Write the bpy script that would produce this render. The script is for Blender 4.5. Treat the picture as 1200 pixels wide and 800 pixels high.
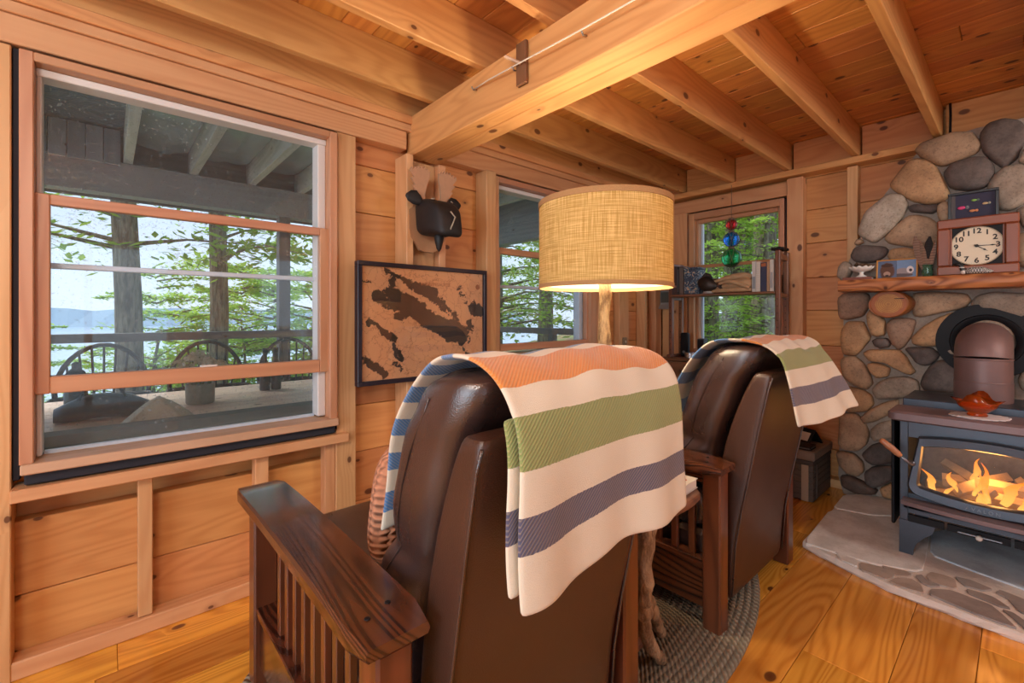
import bpy, bmesh, math, random
from mathutils import Vector, Matrix, noise

for _o in list(bpy.data.objects):
    bpy.data.objects.remove(_o)
SC = bpy.context.scene
COL = SC.collection
R = math.radians
PI = math.pi
random.seed(7)

# ------------------------------------------------------------------ camera
cd = bpy.data.cameras.new('camera')
cd.sensor_width = 36.0
cd.lens = 15.96
cd.shift_y = -0.025
cd.clip_start = 0.02
cd.clip_end = 400
cam = bpy.data.objects.new('camera', cd)
COL.objects.link(cam)
cam.location = (0, 0, 1.2)
cam.rotation_euler = (R(90), 0, R(48.29 - 90))
SC.camera = cam

# ------------------------------------------------------------------ exposure, sampling quality
SC.view_settings.view_transform = 'Standard'
SC.view_settings.look = 'None'
SC.view_settings.gamma = 1.0
SC.view_settings.use_curve_mapping = False
SC.view_settings.exposure = 0.12
try:
    SC.cycles.use_denoising = True
    SC.cycles.max_bounces = 8
    SC.cycles.diffuse_bounces = 4
    SC.cycles.transparent_max_bounces = 16
    SC.cycles.caustics_reflective = False
    SC.cycles.caustics_refractive = False
    SC.cycles.sample_clamp_indirect = 6.0
except Exception:
    pass

# ------------------------------------------------------------------ sky
world = bpy.data.worlds.new('sky')
SC.world = world
world.use_nodes = True
wn = world.node_tree
wn.nodes.clear()
w_out = wn.nodes.new('ShaderNodeOutputWorld')
w_bg = wn.nodes.new('ShaderNodeBackground')
w_tc = wn.nodes.new('ShaderNodeTexCoord')
w_sep = wn.nodes.new('ShaderNodeSeparateXYZ')
w_ramp = wn.nodes.new('ShaderNodeValToRGB')
w_ramp.color_ramp.elements[0].position = 0.0
w_ramp.color_ramp.elements[0].color = (0.60, 0.71, 0.84, 1)
w_ramp.color_ramp.elements[1].position = 0.7
w_ramp.color_ramp.elements[1].color = (0.42, 0.60, 0.88, 1)
wn.links.new(w_tc.outputs['Generated'], w_sep.inputs[0])
wn.links.new(w_sep.outputs['Z'], w_ramp.inputs[0])
wn.links.new(w_ramp.outputs[0], w_bg.inputs['Color'])
w_bg.inputs['Strength'].default_value = 1.55
wn.links.new(w_bg.outputs[0], w_out.inputs[0])

def lamp(name, kind, loc, energy, color, size=0.05, rot=(0, 0, 0), sy=None):
    d = bpy.data.lights.new(name, kind)
    d.energy = energy
    d.color = color
    if kind == 'AREA':
        d.shape = 'RECTANGLE'
        d.size = size
        d.size_y = sy or size
    elif kind == 'SUN':
        d.angle = size
    else:
        d.shadow_soft_size = size
    o = bpy.data.objects.new(name, d)
    o.location = loc
    o.rotation_euler = rot
    COL.objects.link(o)
    return o

# daylight on the lake side of the house (hazy sun), floor lamp and fire, plus added fill lights
lamp('hazy_sun', 'SUN', (0, 0, 30), 5.5, (1.0, 0.95, 0.86), R(20), (R(42), 0, R(214)))
lamp('floor_lamp_bulb', 'POINT', (1.405, 1.05, 1.47), 42, (1.0, 0.80, 0.55), 0.05)
lamp('fill_rear', 'POINT', (-0.75, 0.15, 2.05), 66, (1.0, 0.95, 0.88), 0.30)  # soft fill added behind the camera, no fixture belongs to it
lamp('fill_right', 'POINT', (2.6, -1.7, 2.05), 62, (1.0, 0.95, 0.88), 0.30)  # second soft fill, added out of view on the right
lamp('fill_near_window', 'AREA', (-2.80, 0.05, 1.15), 85, (0.78, 0.89, 1.0), 3.1, (0, R(-90), 0), 1.9)  # cool area fill added inside the unseen near window, boosts its daylight
lamp('fire_glow', 'POINT', (3.1, 0.11, 0.44), 3.0, (1.0, 0.45, 0.12), 0.06)

# ------------------------------------------------------------------ mesh helpers
class MB:
    """collects vertices and faces; build() links them as one mesh object"""
    def __init__(s):
        s.v = []; s.f = []; s.uv = None; s.mi = []; s.cur = 0
    def add(s, vs, fs):
        b = len(s.v)
        s.v += [tuple(p) for p in vs]
        for f in fs:
            s.f.append(tuple(i + b for i in f)); s.mi.append(s.cur)
    def box(s, x0, x1, y0, y1, z0, z1, c=0.0):
        if c <= 0:
            vs = [(x, y, z) for z in (z0, z1) for y in (y0, y1) for x in (x0, x1)]
            s.add(vs, [(0, 2, 3, 1), (4, 5, 7, 6), (0, 1, 5, 4), (2, 6, 7, 3), (0, 4, 6, 2), (1, 3, 7, 5)])
            return
        cx, cy, cz = (x0 + x1) / 2, (y0 + y1) / 2, (z0 + z1) / 2
        hx, hy, hz = abs(x1 - x0) / 2, abs(y1 - y0) / 2, abs(z1 - z0) / 2
        c = min(c, hx * .9, hy * .9, hz * .9)
        vs = []; idx = {}
        for sx in (-1, 1):
            for sy in (-1, 1):
                for sz in (-1, 1):
                    for a in range(3):
                        h = [hx - c, hy - c, hz - c]
                        h[a] = (hx, hy, hz)[a]
                        idx[(sx, sy, sz, a)] = len(vs)
                        vs.append((cx + sx * h[0], cy + sy * h[1], cz + sz * h[2]))
        fs = []
        def out(f):
            p = [Vector(vs[i]) for i in f]
            n = (p[1] - p[0]).cross(p[2] - p[0])
            m = sum(p, Vector()) / len(p) - Vector((cx, cy, cz))
            return tuple(f) if n.dot(m) > 0 else tuple(reversed(f))
        for a in range(3):
            b, d = (a + 1) % 3, (a + 2) % 3
            for sa in (-1, 1):
                q = []
                for sb, sd in ((-1, -1), (1, -1), (1, 1), (-1, 1)):
                    k = [0, 0, 0]; k[a] = sa; k[b] = sb; k[d] = sd
                    q.append(idx[(k[0], k[1], k[2], a)])
                fs.append(out(q))
            for sb in (-1, 1):
                for sd in (-1, 1):
                    q = []
                    for sa, ax in ((-1, b), (1, b), (1, d), (-1, d)):
                        k = [0, 0, 0]; k[a] = sa; k[b] = sb; k[d] = sd
                        q.append(idx[(k[0], k[1], k[2], ax)])
                    fs.append(out(q))
        for sx in (-1, 1):
            for sy in (-1, 1):
                for sz in (-1, 1):
                    fs.append(out([idx[(sx, sy, sz, a)] for a in range(3)]))
        s.add(vs, fs)
    def tube(s, pts, rad, n=8, cap=True, sq=1.0):
        pts = [Vector(p) for p in pts]
        if not hasattr(rad, '__len__'):
            rad = [rad] * len(pts)
        vs = []; fs = []
        up = None
        for i, p in enumerate(pts):
            t = (pts[min(i + 1, len(pts) - 1)] - pts[max(i - 1, 0)])
            if t.length < 1e-9: t = Vector((0, 0, 1))
            t.normalize()
            if up is None:
                up = Vector((0, 0, 1)) if abs(t.z) < .9 else Vector((1, 0, 0))
            a = up - t * up.dot(t)
            if a.length < 1e-6:
                a = t.orthogonal()
            a.normalize(); up = a
            b = t.cross(a)
            for k in range(n):
                th = 2 * PI * k / n
                vs.append(p + (a * math.cos(th) + b * math.sin(th) * sq) * rad[i])
        for i in range(len(pts) - 1):
            for k in range(n):
                k2 = (k + 1) % n
                fs.append((i * n + k, i * n + k2, (i + 1) * n + k2, (i + 1) * n + k))
        if cap:
            fs.append(tuple(reversed(range(n))))
            fs.append(tuple((len(pts) - 1) * n + k for k in range(n)))
        s.add(vs, fs)
    def lathe(s, prof, n=24, c=(0, 0, 0), axis='Z', cap=True):
        """prof: (radius, height) pairs"""
        vs = []; fs = []
        for r, h in prof:
            for k in range(n):
                th = 2 * PI * k / n
                a, b = r * math.cos(th), r * math.sin(th)
                p = (a, b, h) if axis == 'Z' else ((h, a, b) if axis == 'X' else (b, h, a))
                vs.append((p[0] + c[0], p[1] + c[1], p[2] + c[2]))
        for i in range(len(prof) - 1):
            for k in range(n):
                k2 = (k + 1) % n
                fs.append((i * n + k, i * n + k2, (i + 1) * n + k2, (i + 1) * n + k))
        if cap:
            if prof[0][0] > 1e-6: fs.append(tuple(reversed(range(n))))
            if prof[-1][0] > 1e-6: fs.append(tuple((len(prof) - 1) * n + k for k in range(n)))
        s.add(vs, fs)
    def prism(s, poly, fn, d0, d1):
        """poly of (a, b); fn(a, b, d) -> point; two caps and a wall"""
        n = len(poly)
        vs = [fn(a, b, d0) for a, b in poly] + [fn(a, b, d1) for a, b in poly]
        fs = [tuple(reversed(range(n))), tuple(range(n, 2 * n))]
        for k in range(n):
            k2 = (k + 1) % n
            fs.append((k, k2, n + k2, n + k))
        s.add(vs, fs)
    def loft(s, rings, cap=True, closed=True):
        n = len(rings[0]); vs = []; fs = []
        for r in rings: vs += [tuple(p) for p in r]
        for i in range(len(rings) - 1):
            for k in range(n if closed else n - 1):
                k2 = (k + 1) % n
                fs.append((i * n + k, i * n + k2, (i + 1) * n + k2, (i + 1) * n + k))
        if cap:
            fs.append(tuple(reversed(range(n))))
            fs.append(tuple((len(rings) - 1) * n + k for k in range(n)))
        s.add(vs, fs)
    def sphere(s, c, r, nu=14, nv=8):
        rx, ry, rz = r if hasattr(r, '__len__') else (r, r, r)
        vs = [(c[0], c[1], c[2] - rz)]; fs = []
        for i in range(1, nv):
            ph = -PI / 2 + PI * i / nv
            for k in range(nu):
                th = 2 * PI * k / nu
                vs.append((c[0] + rx * math.cos(ph) * math.cos(th), c[1] + ry * math.cos(ph) * math.sin(th), c[2] + rz * math.sin(ph)))
        vs.append((c[0], c[1], c[2] + rz))
        for k in range(nu):
            k2 = (k + 1) % nu
            fs.append((0, 1 + k2, 1 + k))
            for i in range(nv - 2):
                a, b = 1 + i * nu, 1 + (i + 1) * nu
                fs.append((a + k, a + k2, b + k2, b + k))
            a = 1 + (nv - 2) * nu
            fs.append((a + k, a + k2, len(vs) - 1))
        s.add(vs, fs)
    def build(s, name, mat, parent=None, loc=(0, 0, 0), rot=(0, 0, 0), smooth=0.0, sub=0, recalc=True):
        me = bpy.data.meshes.new(name)
        me.from_pydata(s.v, [], s.f)
        mats = mat if isinstance(mat, (list, tuple)) else [mat]
        for m in mats: me.materials.append(m)
        if len(mats) > 1:
            me.polygons.foreach_set('material_index', s.mi)
        if s.uv:
            ul = me.uv_layers.new(name='UVMap')
            for lp in me.loops:
                ul.data[lp.index].uv = s.uv[lp.vertex_index]
        if recalc:
            bm = bmesh.new(); bm.from_mesh(me)
            bmesh.ops.recalc_face_normals(bm, faces=bm.faces)
            bm.to_mesh(me); bm.free()
        if smooth:
            me.polygons.foreach_set('use_smooth', [True] * len(me.polygons))
            if smooth < 3:
                me.set_sharp_from_angle(angle=smooth)
        me.update()
        o = put(name, me, parent, loc, rot)
        if sub:
            m = o.modifiers.new('s', 'SUBSURF'); m.levels = sub; m.render_levels = sub
        return o

def put(name, me, parent=None, loc=(0, 0, 0), rot=(0, 0, 0)):
    o = bpy.data.objects.new(name, me)
    COL.objects.link(o)
    o.location = loc; o.rotation_euler = rot
    if parent: o.parent = parent
    return o

def tag(o, label=None, cat=None, group=None, kind=None):
    if label: o['label'] = label
    if cat: o['category'] = cat
    if group: o['group'] = group
    if kind: o['kind'] = kind
    return o

def thing(name, label, cat, loc=(0, 0, 0), rz=0.0, group=None):
    o = put(name, None, None, loc, (0, 0, rz))
    return tag(o, label, cat, group)

def struct(name, loc=(0, 0, 0)):
    return tag(put(name, None, None, loc), kind='structure')

def copy_tree(o, parent=None):
    c = o.copy(); COL.objects.link(c)
    if parent: c.parent = parent
    for ch in list(o.children): copy_tree(ch, c)
    return c

_bc = {}
def board(name, mat, parent, x0, x1, y0, y1, z0, z1, axis='X', c=0.003):
    """one plank: its own object, local X along the grain"""
    dx, dy, dz = x1 - x0, y1 - y0, z1 - z0
    if axis == 'X': l, w, t, rot = dx, dy, dz, (0, 0, 0)
    elif axis == 'Y': l, w, t, rot = dy, dx, dz, (0, 0, PI / 2)
    else: l, w, t, rot = dz, dy, dx, (0, -PI / 2, 0)
    key = (round(l, 4), round(w, 4), round(t, 4), mat.name, c)
    me = _bc.get(key)
    if me is None:
        m = MB(); m.box(-l / 2, l / 2, -w / 2, w / 2, -t / 2, t / 2, c)
        o = m.build(name, mat, recalc=False)
        me = _bc[key] = o.data
        bpy.data.objects.remove(o)
    return put(name, me, parent, ((x0 + x1) / 2, (y0 + y1) / 2, (z0 + z1) / 2), rot)

def text_mesh(name, txt, size, mat, parent, loc, rot, extr=0.002, align='CENTER', bold=0.0):
    cu = bpy.data.curves.new(name, 'FONT')
    cu.body = txt; cu.size = size; cu.extrude = extr
    cu.offset = bold
    cu.align_x = align; cu.align_y = 'CENTER'; cu.resolution_u = 3
    t = bpy.data.objects.new(name, cu); COL.objects.link(t)
    bpy.context.view_layer.update()
    me = bpy.data.meshes.new_from_object(t.evaluated_get(bpy.context.evaluated_depsgraph_get()))
    bpy.data.objects.remove(t)
    me.materials.clear(); me.materials.append(mat)
    return put(name, me, parent, loc, rot)

# ------------------------------------------------------------------ material helpers
class NT:
    def __init__(s, name):
        s.m = bpy.data.materials.new(name); s.m.use_nodes = True
        s.t = s.m.node_tree; s.t.nodes.clear()
        s.out = s.t.nodes.new('ShaderNodeOutputMaterial')
    def n(s, typ, ins=None, **props):
        nd = s.t.nodes.new('ShaderNode' + typ)
        for k, v in props.items(): setattr(nd, k, v)
        for k, v in (ins or {}).items(): s.set(nd, k, v)
        return nd
    def set(s, nd, k, v):
        sock = nd.inputs[k]
        if hasattr(v, 'is_output'): s.t.links.new(v, sock)
        elif hasattr(v, 'outputs'): s.t.links.new(v.outputs[0], sock)
        else:
            if sock.type == 'RGBA' and len(v) == 3: v = (*v, 1)
            sock.default_value = v
    def math(s, op, a, b=0.0, c=None, clamp=False):
        nd = s.n('Math', {0: a, 1: b}, operation=op, use_clamp=clamp)
        if c is not None: s.set(nd, 2, c)
        return nd.outputs[0]
    def vm(s, op, a, b=None, sc=None):
        nd = s.n('VectorMath', {0: a}, operation=op)
        if b is not None: s.set(nd, 1, b)
        if sc is not None: s.set(nd, 'Scale', sc)
        return nd.outputs['Value'] if op in ('DOT_PRODUCT', 'LENGTH', 'DISTANCE') else nd.outputs[0]
    def mix(s, f, a, b, mode='MIX'):
        nd = s.n('Mix', data_type='RGBA', blend_type=mode)
        s.set(nd, 0, f); s.set(nd, 6, a); s.set(nd, 7, b)
        return nd.outputs[2]
    def ramp(s, f, stops, interp='LINEAR'):
        nd = s.n('ValToRGB', {0: f}); cr = nd.color_ramp; cr.interpolation = interp
        while len(cr.elements) < len(stops): cr.elements.new(0.5)
        for e, (p, c) in zip(cr.elements, stops):
            e.position = p; e.color = (*c, 1) if len(c) == 3 else c
        return nd.outputs[0]
    def step(s, f, lo, hi):
        nd = s.n('MapRange', {0: f, 1: lo, 2: hi, 3: 0.0, 4: 1.0}, interpolation_type='SMOOTHSTEP')
        return nd.outputs[0]
    def noise(s, vec, scale, detail=2.0, rough=0.5, dist=0.0):
        return s.n('TexNoise', {'Vector': vec, 'Scale': scale, 'Detail': detail, 'Roughness': rough, 'Distortion': dist}).outputs[0]
    def obj(s):
        return s.n('TexCoord').outputs['Object']
    def bump(s, h, st=0.3, d=0.01):
        return s.n('Bump', {'Height': h, 'Strength': st, 'Distance': d}).outputs[0]
    def surf(s, color, rough=0.5, normal=None, **kw):
        p = s.n('BsdfPrincipled', {'Base Color': color, 'Roughness': rough})
        if normal is not None: s.set(p, 'Normal', normal)
        for k, v in kw.items(): s.set(p, k.replace('_', ' '), v)
        s.t.links.new(p.outputs[0], s.out.inputs[0])
        return s.m
    def shader(s, o):
        s.t.links.new(o.outputs[0] if hasattr(o, 'outputs') else o, s.out.inputs[0])
        return s.m

def plain(name, col, rough=0.5, bump=0.0, scale=60, var=0.0, **kw):
    t = NT(name); P = t.obj()
    nz = t.noise(P, scale, 3)
    c = col
    if var: c = t.mix(nz, tuple(x * (1 - var) for x in col), tuple(min(1, x * (1 + var)) for x in col))
    return t.surf(c, rough, t.bump(nz, bump, .004) if bump else None, **kw)

def wood(name, light, dark, rough=0.5, ring=34.0, knots=0.3, axis='X', vary=0.18, coat=0.0, knot_col=(.10, .03, .012), sc=1.0, fine=.35, rc=.5):
    t = NT(name); P = t.obj()
    rnd = t.n('ObjectInfo').outputs['Random']
    sep = t.n('SeparateXYZ', {0: P}); X, Y, Z = sep.outputs
    if axis == 'Y': X, Y = Y, X
    if axis == 'Z': X, Z = Z, X
    off = t.math('MULTIPLY', rnd, 91.7)
    a = t.math('ADD', X, off)
    b = t.math('ADD', Y, Z)
    b = t.math('ADD', b, t.math('MULTIPLY', rnd, 37.3))
    q = t.n('CombineXYZ', {0: t.math('MULTIPLY', a, 4.0 * sc), 1: t.math('MULTIPLY', b, 6.4 * sc), 2: 0.0}).outputs[0]
    vo = t.n('TexVoronoi', {'Vector': q, 'Scale': 1.0, 'Randomness': .85}, voronoi_dimensions='2D')
    kd = vo.outputs['Distance']; kc = t.n('SeparateColor', {0: vo.outputs['Color']}).outputs[0]
    is_k = t.math('LESS_THAN', kc, knots)
    size = t.math('MULTIPLY_ADD', kc, .16 / max(knots, .01) * .5, .035)
    near = t.math('MULTIPLY', t.math('POWER', 2.718, t.math('MULTIPLY', kd, -7.0)), is_k)
    ringv = t.n('CombineXYZ', {0: t.math('MULTIPLY', a, .55 * sc), 1: t.math('MULTIPLY', b, 5.0 * sc), 2: rnd}).outputs[0]
    rn = t.noise(ringv, 1.0, 1.5, .45, .2)
    ph = t.math('ADD', t.math('MULTIPLY', rn, ring), t.math('MULTIPLY', near, 5.0))
    rg = t.math('MULTIPLY_ADD', t.math('SINE', t.math('MULTIPLY', ph, 2.0)), .5, .5)
    rg = t.math('POWER', rg, 1.6)
    fv = t.n('CombineXYZ', {0: t.math('MULTIPLY', a, 1.8), 1: t.math('MULTIPLY', b, 70.0), 2: 0.0}).outputs[0]
    fn = t.noise(fv, 1.0, 2.0)
    big = t.noise(t.n('CombineXYZ', {0: t.math('MULTIPLY', a, .7), 1: t.math('MULTIPLY', b, 3.0), 2: 0.0}).outputs[0], 1.0, 2.0)
    f = t.math('ADD', t.math('MULTIPLY', rg, rc), t.math('MULTIPLY', fn, fine))
    f = t.math('ADD', f, t.math('MULTIPLY_ADD', big, .7, -.35), clamp=True)
    c = t.mix(f, light, dark)
    halo = t.math('MULTIPLY', t.step(near, .25, .9), .55)
    c = t.mix(halo, c, tuple(x * .55 for x in dark))
    core = t.math('MULTIPLY', is_k, t.math('SUBTRACT', 1.0, t.step(t.math('DIVIDE', kd, size), .75, 1.1)))
    c = t.mix(t.math('MULTIPLY', core, .85), c, knot_col)
    val = t.math('MULTIPLY_ADD', t.math('FRACT', t.math('MULTIPLY', rnd, 7.31)), 2 * vary, 1.0 - vary)
    c = t.n('HueSaturation', {'Hue': t.math('MULTIPLY_ADD', t.math('FRACT', t.math('MULTIPLY', rnd, 3.7)), .018, .491), 'Saturation': 1.0, 'Value': val, 'Color': c}).outputs[0]
    nrm = t.bump(t.math('ADD', t.math('MULTIPLY', fn, .5), t.math('MULTIPLY', rg, .25)), .12, .003)
    return t.surf(c, rough, nrm, Coat_Weight=coat, Coat_Roughness=.12)

def glass_thin(name, tint=(1, 1, 1), dust=0.0, refl=1.0):
    t = NT(name)
    tr = t.n('BsdfTransparent', {'Color': tint})
    gl = t.n('BsdfGlossy', {'Color': (1, 1, 1), 'Roughness': 0.0})
    bf = t.n('NewGeometry').outputs['Backfacing']
    fr = t.math('MULTIPLY', t.n('Fresnel', {'IOR': t.math('MULTIPLY_ADD', bf, 1 / 1.45 - 1.45, 1.45)}).outputs[0], refl * .55)
    s = t.n('MixShader', {0: fr, 1: tr, 2: gl})
    if dust:
        P = t.obj()
        nz = t.noise(P, 95, 3, .7); cl = t.noise(P, 2.2, 2)
        sp = t.math('MULTIPLY', t.step(nz, .56, .72), t.math('MULTIPLY', t.step(cl, .2, .8), dust))
        sp = t.math('ADD', sp, t.math('MULTIPLY', cl, dust * .22))
        df = t.n('BsdfDiffuse', {'Color': (.8, .8, .8)})
        tl = t.n('BsdfTranslucent', {'Color': (.8, .78, .72)})
        d2 = t.n('MixShader', {0: .78, 1: df, 2: tl})
        s = t.n('MixShader', {0: sp, 1: s, 2: d2})
    return t.shader(s)

def leather(name, col, rough=.34, spec=1.0):
    t = NT(name); P = t.obj()
    v = t.n('TexVoronoi', {'Vector': P, 'Scale': 330}).outputs['Distance']
    n = t.noise(P, 5, 3)
    c = t.mix(n, tuple(x * .75 for x in col), tuple(x * 1.3 for x in col))
    return t.surf(c, t.math('MULTIPLY_ADD', n, .15, rough - .09), t.bump(v, .22, .002), Specular_IOR_Level=spec)

PINE = wood('pine_wall', (.72, .355, .130), (.53, .205, .060), .5, 46, .42, vary=.12, rc=.36, fine=.5)
STUD = wood('pine_stud', (.73, .425, .205), (.60, .30, .125), .5, 50, .20, vary=.10, rc=.4, fine=.5)
DECK = wood('pine_deck', (.70, .32, .085), (.46, .165, .040), .5, 42, .62, vary=.20, rc=.42, fine=.5)
JOIST = wood('pine_joist', (.70, .38, .145), (.53, .245, .080), .5, 54, .26, vary=.12, rc=.42, fine=.5)
FLOOR = wood('pine_floor', (.88, .44, .066), (.50, .175, .016), .22, 74, .30, vary=.24, coat=.3, rc=.42, fine=.55)
SASH = wood('sash_wood', (.60, .32, .175), (.48, .22, .11), .42, 28, .0, vary=.08)
STOOLW = wood('stool_wood', (.62, .42, .27), (.50, .31, .18), .5, 28, .0, vary=.05)
MISSION = wood('mission_oak', (.135, .043, .017), (.030, .009, .005), .22, 95, .0, vary=.10, coat=.4, axis='Y', fine=.4, rc=.85)
MISSION_Z = wood('mission_oak_upright', (.15, .047, .018), (.050, .015, .007), .28, 24, .0, vary=.10, coat=.3, axis='Z', fine=.3)
MANTEL = wood('mantel_wood', (.54, .23, .07), (.24, .08, .02), .5, 34, .85, vary=.05, axis='Y', sc=1.5, rc=.8)
CHERRY = wood('cherry', (.27, .062, .020), (.16, .034, .012), .42, 18, .0, vary=.08, coat=.0, axis='Y')
WALNUT = wood('walnut', (.22, .10, .050), (.11, .045, .022), .4, 26, .0, vary=.08, axis='Y')
WALNUT_Z = wood('walnut_upright', (.22, .10, .050), (.11, .045, .022), .4, 26, .0, vary=.08, axis='Z')
GLASS = glass_thin('window_glass')
GLASS_DUST = glass_thin('dusty_glass', (.97, .98, 1.0), dust=.55)
ALU = plain('aluminium_bluewhite', (.55, .66, .78), .35)
WHITEMETAL = plain('pale_metal', (.72, .70, .68), .4)
BLACK = plain('black_paint', (.008, .008, .010), .55, Specular_IOR_Level=.25)
DARKGAP = plain('dark_foam', (.016, .018, .028), .8)

# ================================================================== ROOM
XB, YA, ZC = 3.80, 2.20, 2.48       # stud faces and underside of the ceiling boards
XN, YR = -2.9, -2.7                 # walls behind the camera

def sheath(name, axis, d0, d1, s0, s1, z0, z1, holes):
    """outer skin of a wall as one mesh with holes (s0, s1, z0, z1)"""
    m = MB()
    ss = sorted({s0, s1, *[h[0] for h in holes], *[h[1] for h in holes]})
    zs = sorted({z0, z1, *[h[2] for h in holes], *[h[3] for h in holes]})
    for a, b in zip(ss, ss[1:]):
        for c, d in zip(zs, zs[1:]):
            if any(h[0] < (a + b) / 2 < h[1] and h[2] < (c + d) / 2 < h[3] for h in holes): continue
            if axis == 'X': m.box(a, b, d0, d1, c, d)
            else: m.box(d0, d1, a, b, c, d)
    return tag(m.build(name, PINE), kind='structure')

WIN1 = (-0.235, 0.825, 0.655, 2.085)
WIN2 = (1.80, 2.82, 0.93, 2.085)
WIN3 = (1.165, 1.95, 0.86, 2.095)
wall_left = sheath('wall_left', 'X', 2.34, 2.38, XN - .1, 3.98, -.05, 2.62, [WIN1, WIN2])
wall_back = sheath('wall_back', 'Y', 3.94, 3.98, YR - .1, 2.38, -.05, 2.62, [WIN3])

def cut(spans, hole):
    out = []
    for a, b in spans:
        if hole[0] >= b or hole[1] <= a: out.append((a, b)); continue
        if hole[0] > a: out.append((a, hole[0]))
        if hole[1] < b: out.append((hole[1], b))
    return out

def clad(parent, axis, d0, d1, s0, s1, rows, holes, joints):
    for z0, z1 in rows:
        sp = [(s0, s1)]
        for h in holes:
            if h[2] < z1 - .01 and h[3] > z0 + .01: sp = cut(sp, (h[0], h[1]))
        for a, b in sp:
            cuts = [a] + [j for j in joints if a + .05 < j < b - .05] + [b]
            for p, q in zip(cuts, cuts[1:]):
                e = random.uniform(0, .004)
                if axis == 'X': board('board', PINE, parent, p + .001, q - .001, d0 + e, d1, z0 + .0015, z1 - .0015, 'X')
                else: board('board', PINE, parent, d0 + e, d1, p + .001, q - .001, z0 + .0015, z1 - .0015, 'Y')

zr = [-.02, .245, .50, .74, .985, 1.24, 1.48, 1.735, 1.98, 2.22, 2.48]
rows = list(zip(zr, zr[1:]))
clad(wall_left, 'X', 2.275, 2.335, XN, 3.93, rows, [WIN1, WIN2], [-1.5, .105, .505, .88, 1.42, 1.76, 2.86, 3.24])
clad(wall_back, 'Y', 3.875, 3.935, YR, 2.335, rows, [WIN3], [-1.2, .10, .767, 1.09, 2.0])

def studA(x0, x1, z0=0.0, z1=2.09, y0=YA, name='stud', m=STUD):
    return board(name, m, wall_left, x0, x1, y0, 2.274, z0, z1, 'Z')
for x0, x1, z0, z1, y0 in (
        (-.36, -.235, 0, 2.085, 2.195), (-1.0, -.95, 0, 2.09, YA), (-1.6, -1.55, 0, 2.09, YA), (-2.2, -2.15, 0, 2.09, YA),
        (.086, .130, .062, .592, 2.212), (.479, .533, .062, .592, 2.212), (.775, .824, .062, .592, 2.212),
        (.824, .922, .0, 2.09, YA), (1.172, 1.212, .062, 2.055, 2.145), (1.400, 1.445, .062, 2.055, 2.19),
        (1.722, 1.80, .0, 2.09, 2.165), (2.82, 2.885, .0, 2.09, YA), (2.905, 2.95, .0, 2.09, 2.19),
        (3.165, 3.30, .0, 2.09, 2.215), (3.50, 3.545, .0, 2.09, 2.19), (3.70, 3.80, .0, 2.09, YA)):
    studA(x0, x1, z0, z1, y0)
board('post_board', STUD, wall_left, 1.212, 1.400, 2.235, 2.274, .062, 2.055, 'Z')
board('stud', STUD, wall_left, 1.80, 2.82, 2.20, 2.274, .06, .925, 'X')
# horizontal pieces over and under the windows
board('header_board', STUD, wall_left, XN, 1.20, 2.195, 2.274, 2.092, 2.187, 'X')
board('header_board', STUD, wall_left, 1.42, 3.80, 2.195, 2.274, 2.092, 2.187, 'X')
board('top_plate', STUD, wall_left, XN, 3.80, 2.185, 2.274, 2.189, 2.227, 'X')
board('top_plate', JOIST, wall_left, XN, 3.80, 2.175, 2.274, 2.229, 2.272, 'X')
board('rim_board', JOIST, wall_left, XN, 3.80, 2.19, 2.274, 2.275, 2.478, 'X')
board('chair_rail', STUD, wall_left, -.235, .874, 2.165, 2.274, .592, .634, 'X')
board('chair_rail', STUD, wall_left, XN, -.36, 2.165, 2.274, .592, .634, 'X')
for x0, x1 in ((-.235, .086), (.13, .479), (.533, .775)):
    pass
bl = tag(put('baseboard_left', None), kind='structure')
for x0, x1 in ((XN, .824), (.922, 1.722), (1.80, 3.80)):
    board('sill_plate', STUD, bl, x0, x1, 2.198, 2.274, 0.0, .060, 'X', .004)

def studB(y0, y1, z0=0.0, z1=2.22, x0=XB):
    return board('stud', STUD, wall_back, x0, 3.874, y0, y1, z0, z1, 'Z')
for a in ((2.125, 2.19, 0, 2.22, 3.80), (1.95, 2.075, 0, 2.10, 3.79), (1.060, 1.165, 0, 2.22, 3.785), (.737, .797, 0, 2.22, 3.79)):
    studB(*a)
board('header_board', STUD, wall_back, 3.795, 3.874, 1.165, 2.125, 2.10, 2.20, 'Y')
board('stud', STUD, wall_back, 3.80, 3.874, 1.165, 1.95, .78, .858, 'Y')
board('top_plate', JOIST, wall_back, 3.745, 3.874, -2.6, 2.19, 2.228, 2.272, 'Y')
for y0, y1 in ((1.99, 2.19), (1.58, 1.955), (1.165, 1.54), (.755, 1.125), (.345, .715), (-.07, .305), (-.48, -.11)):
    board('rim_board', PINE, wall_back, 3.80, 3.874, y0, y1, 2.275, 2.478, 'Y')
bb = tag(put('baseboard_back', None), kind='structure')
board('sill_plate', STUD, bb, 3.785, 3.874, .78, 2.19, 0, .06, 'Y', .004)

# ------------------------------------------------ floor: planks along X
floor = MB(); floor.box(XN - .1, 3.98, YR - .1, 2.38, -.12, -.028)
floor = tag(floor.build('floor', plain('subfloor', (.10, .05, .02), .8)), kind='structure')
y = 2.27; k = 0
widths = [.235, .19, .25, .215, .18, .245, .225, .205]
while y > YR:
    w = widths[k % len(widths)]
    y0 = max(y - w, YR)
    off = random.uniform(0, 2.2)
    xs = [XN] + [x for x in (XN + off + i * 2.6 for i in range(4)) if XN + .4 < x < 3.4] + [3.87]
    for a, b in zip(xs, xs[1:]):
        board('plank', FLOOR, floor, a + .0006, b - .0006, y0 + .0008, y - .0008, -.027, random.uniform(-.0006, .0006), 'X', .0018)
    y = y0; k += 1

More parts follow.
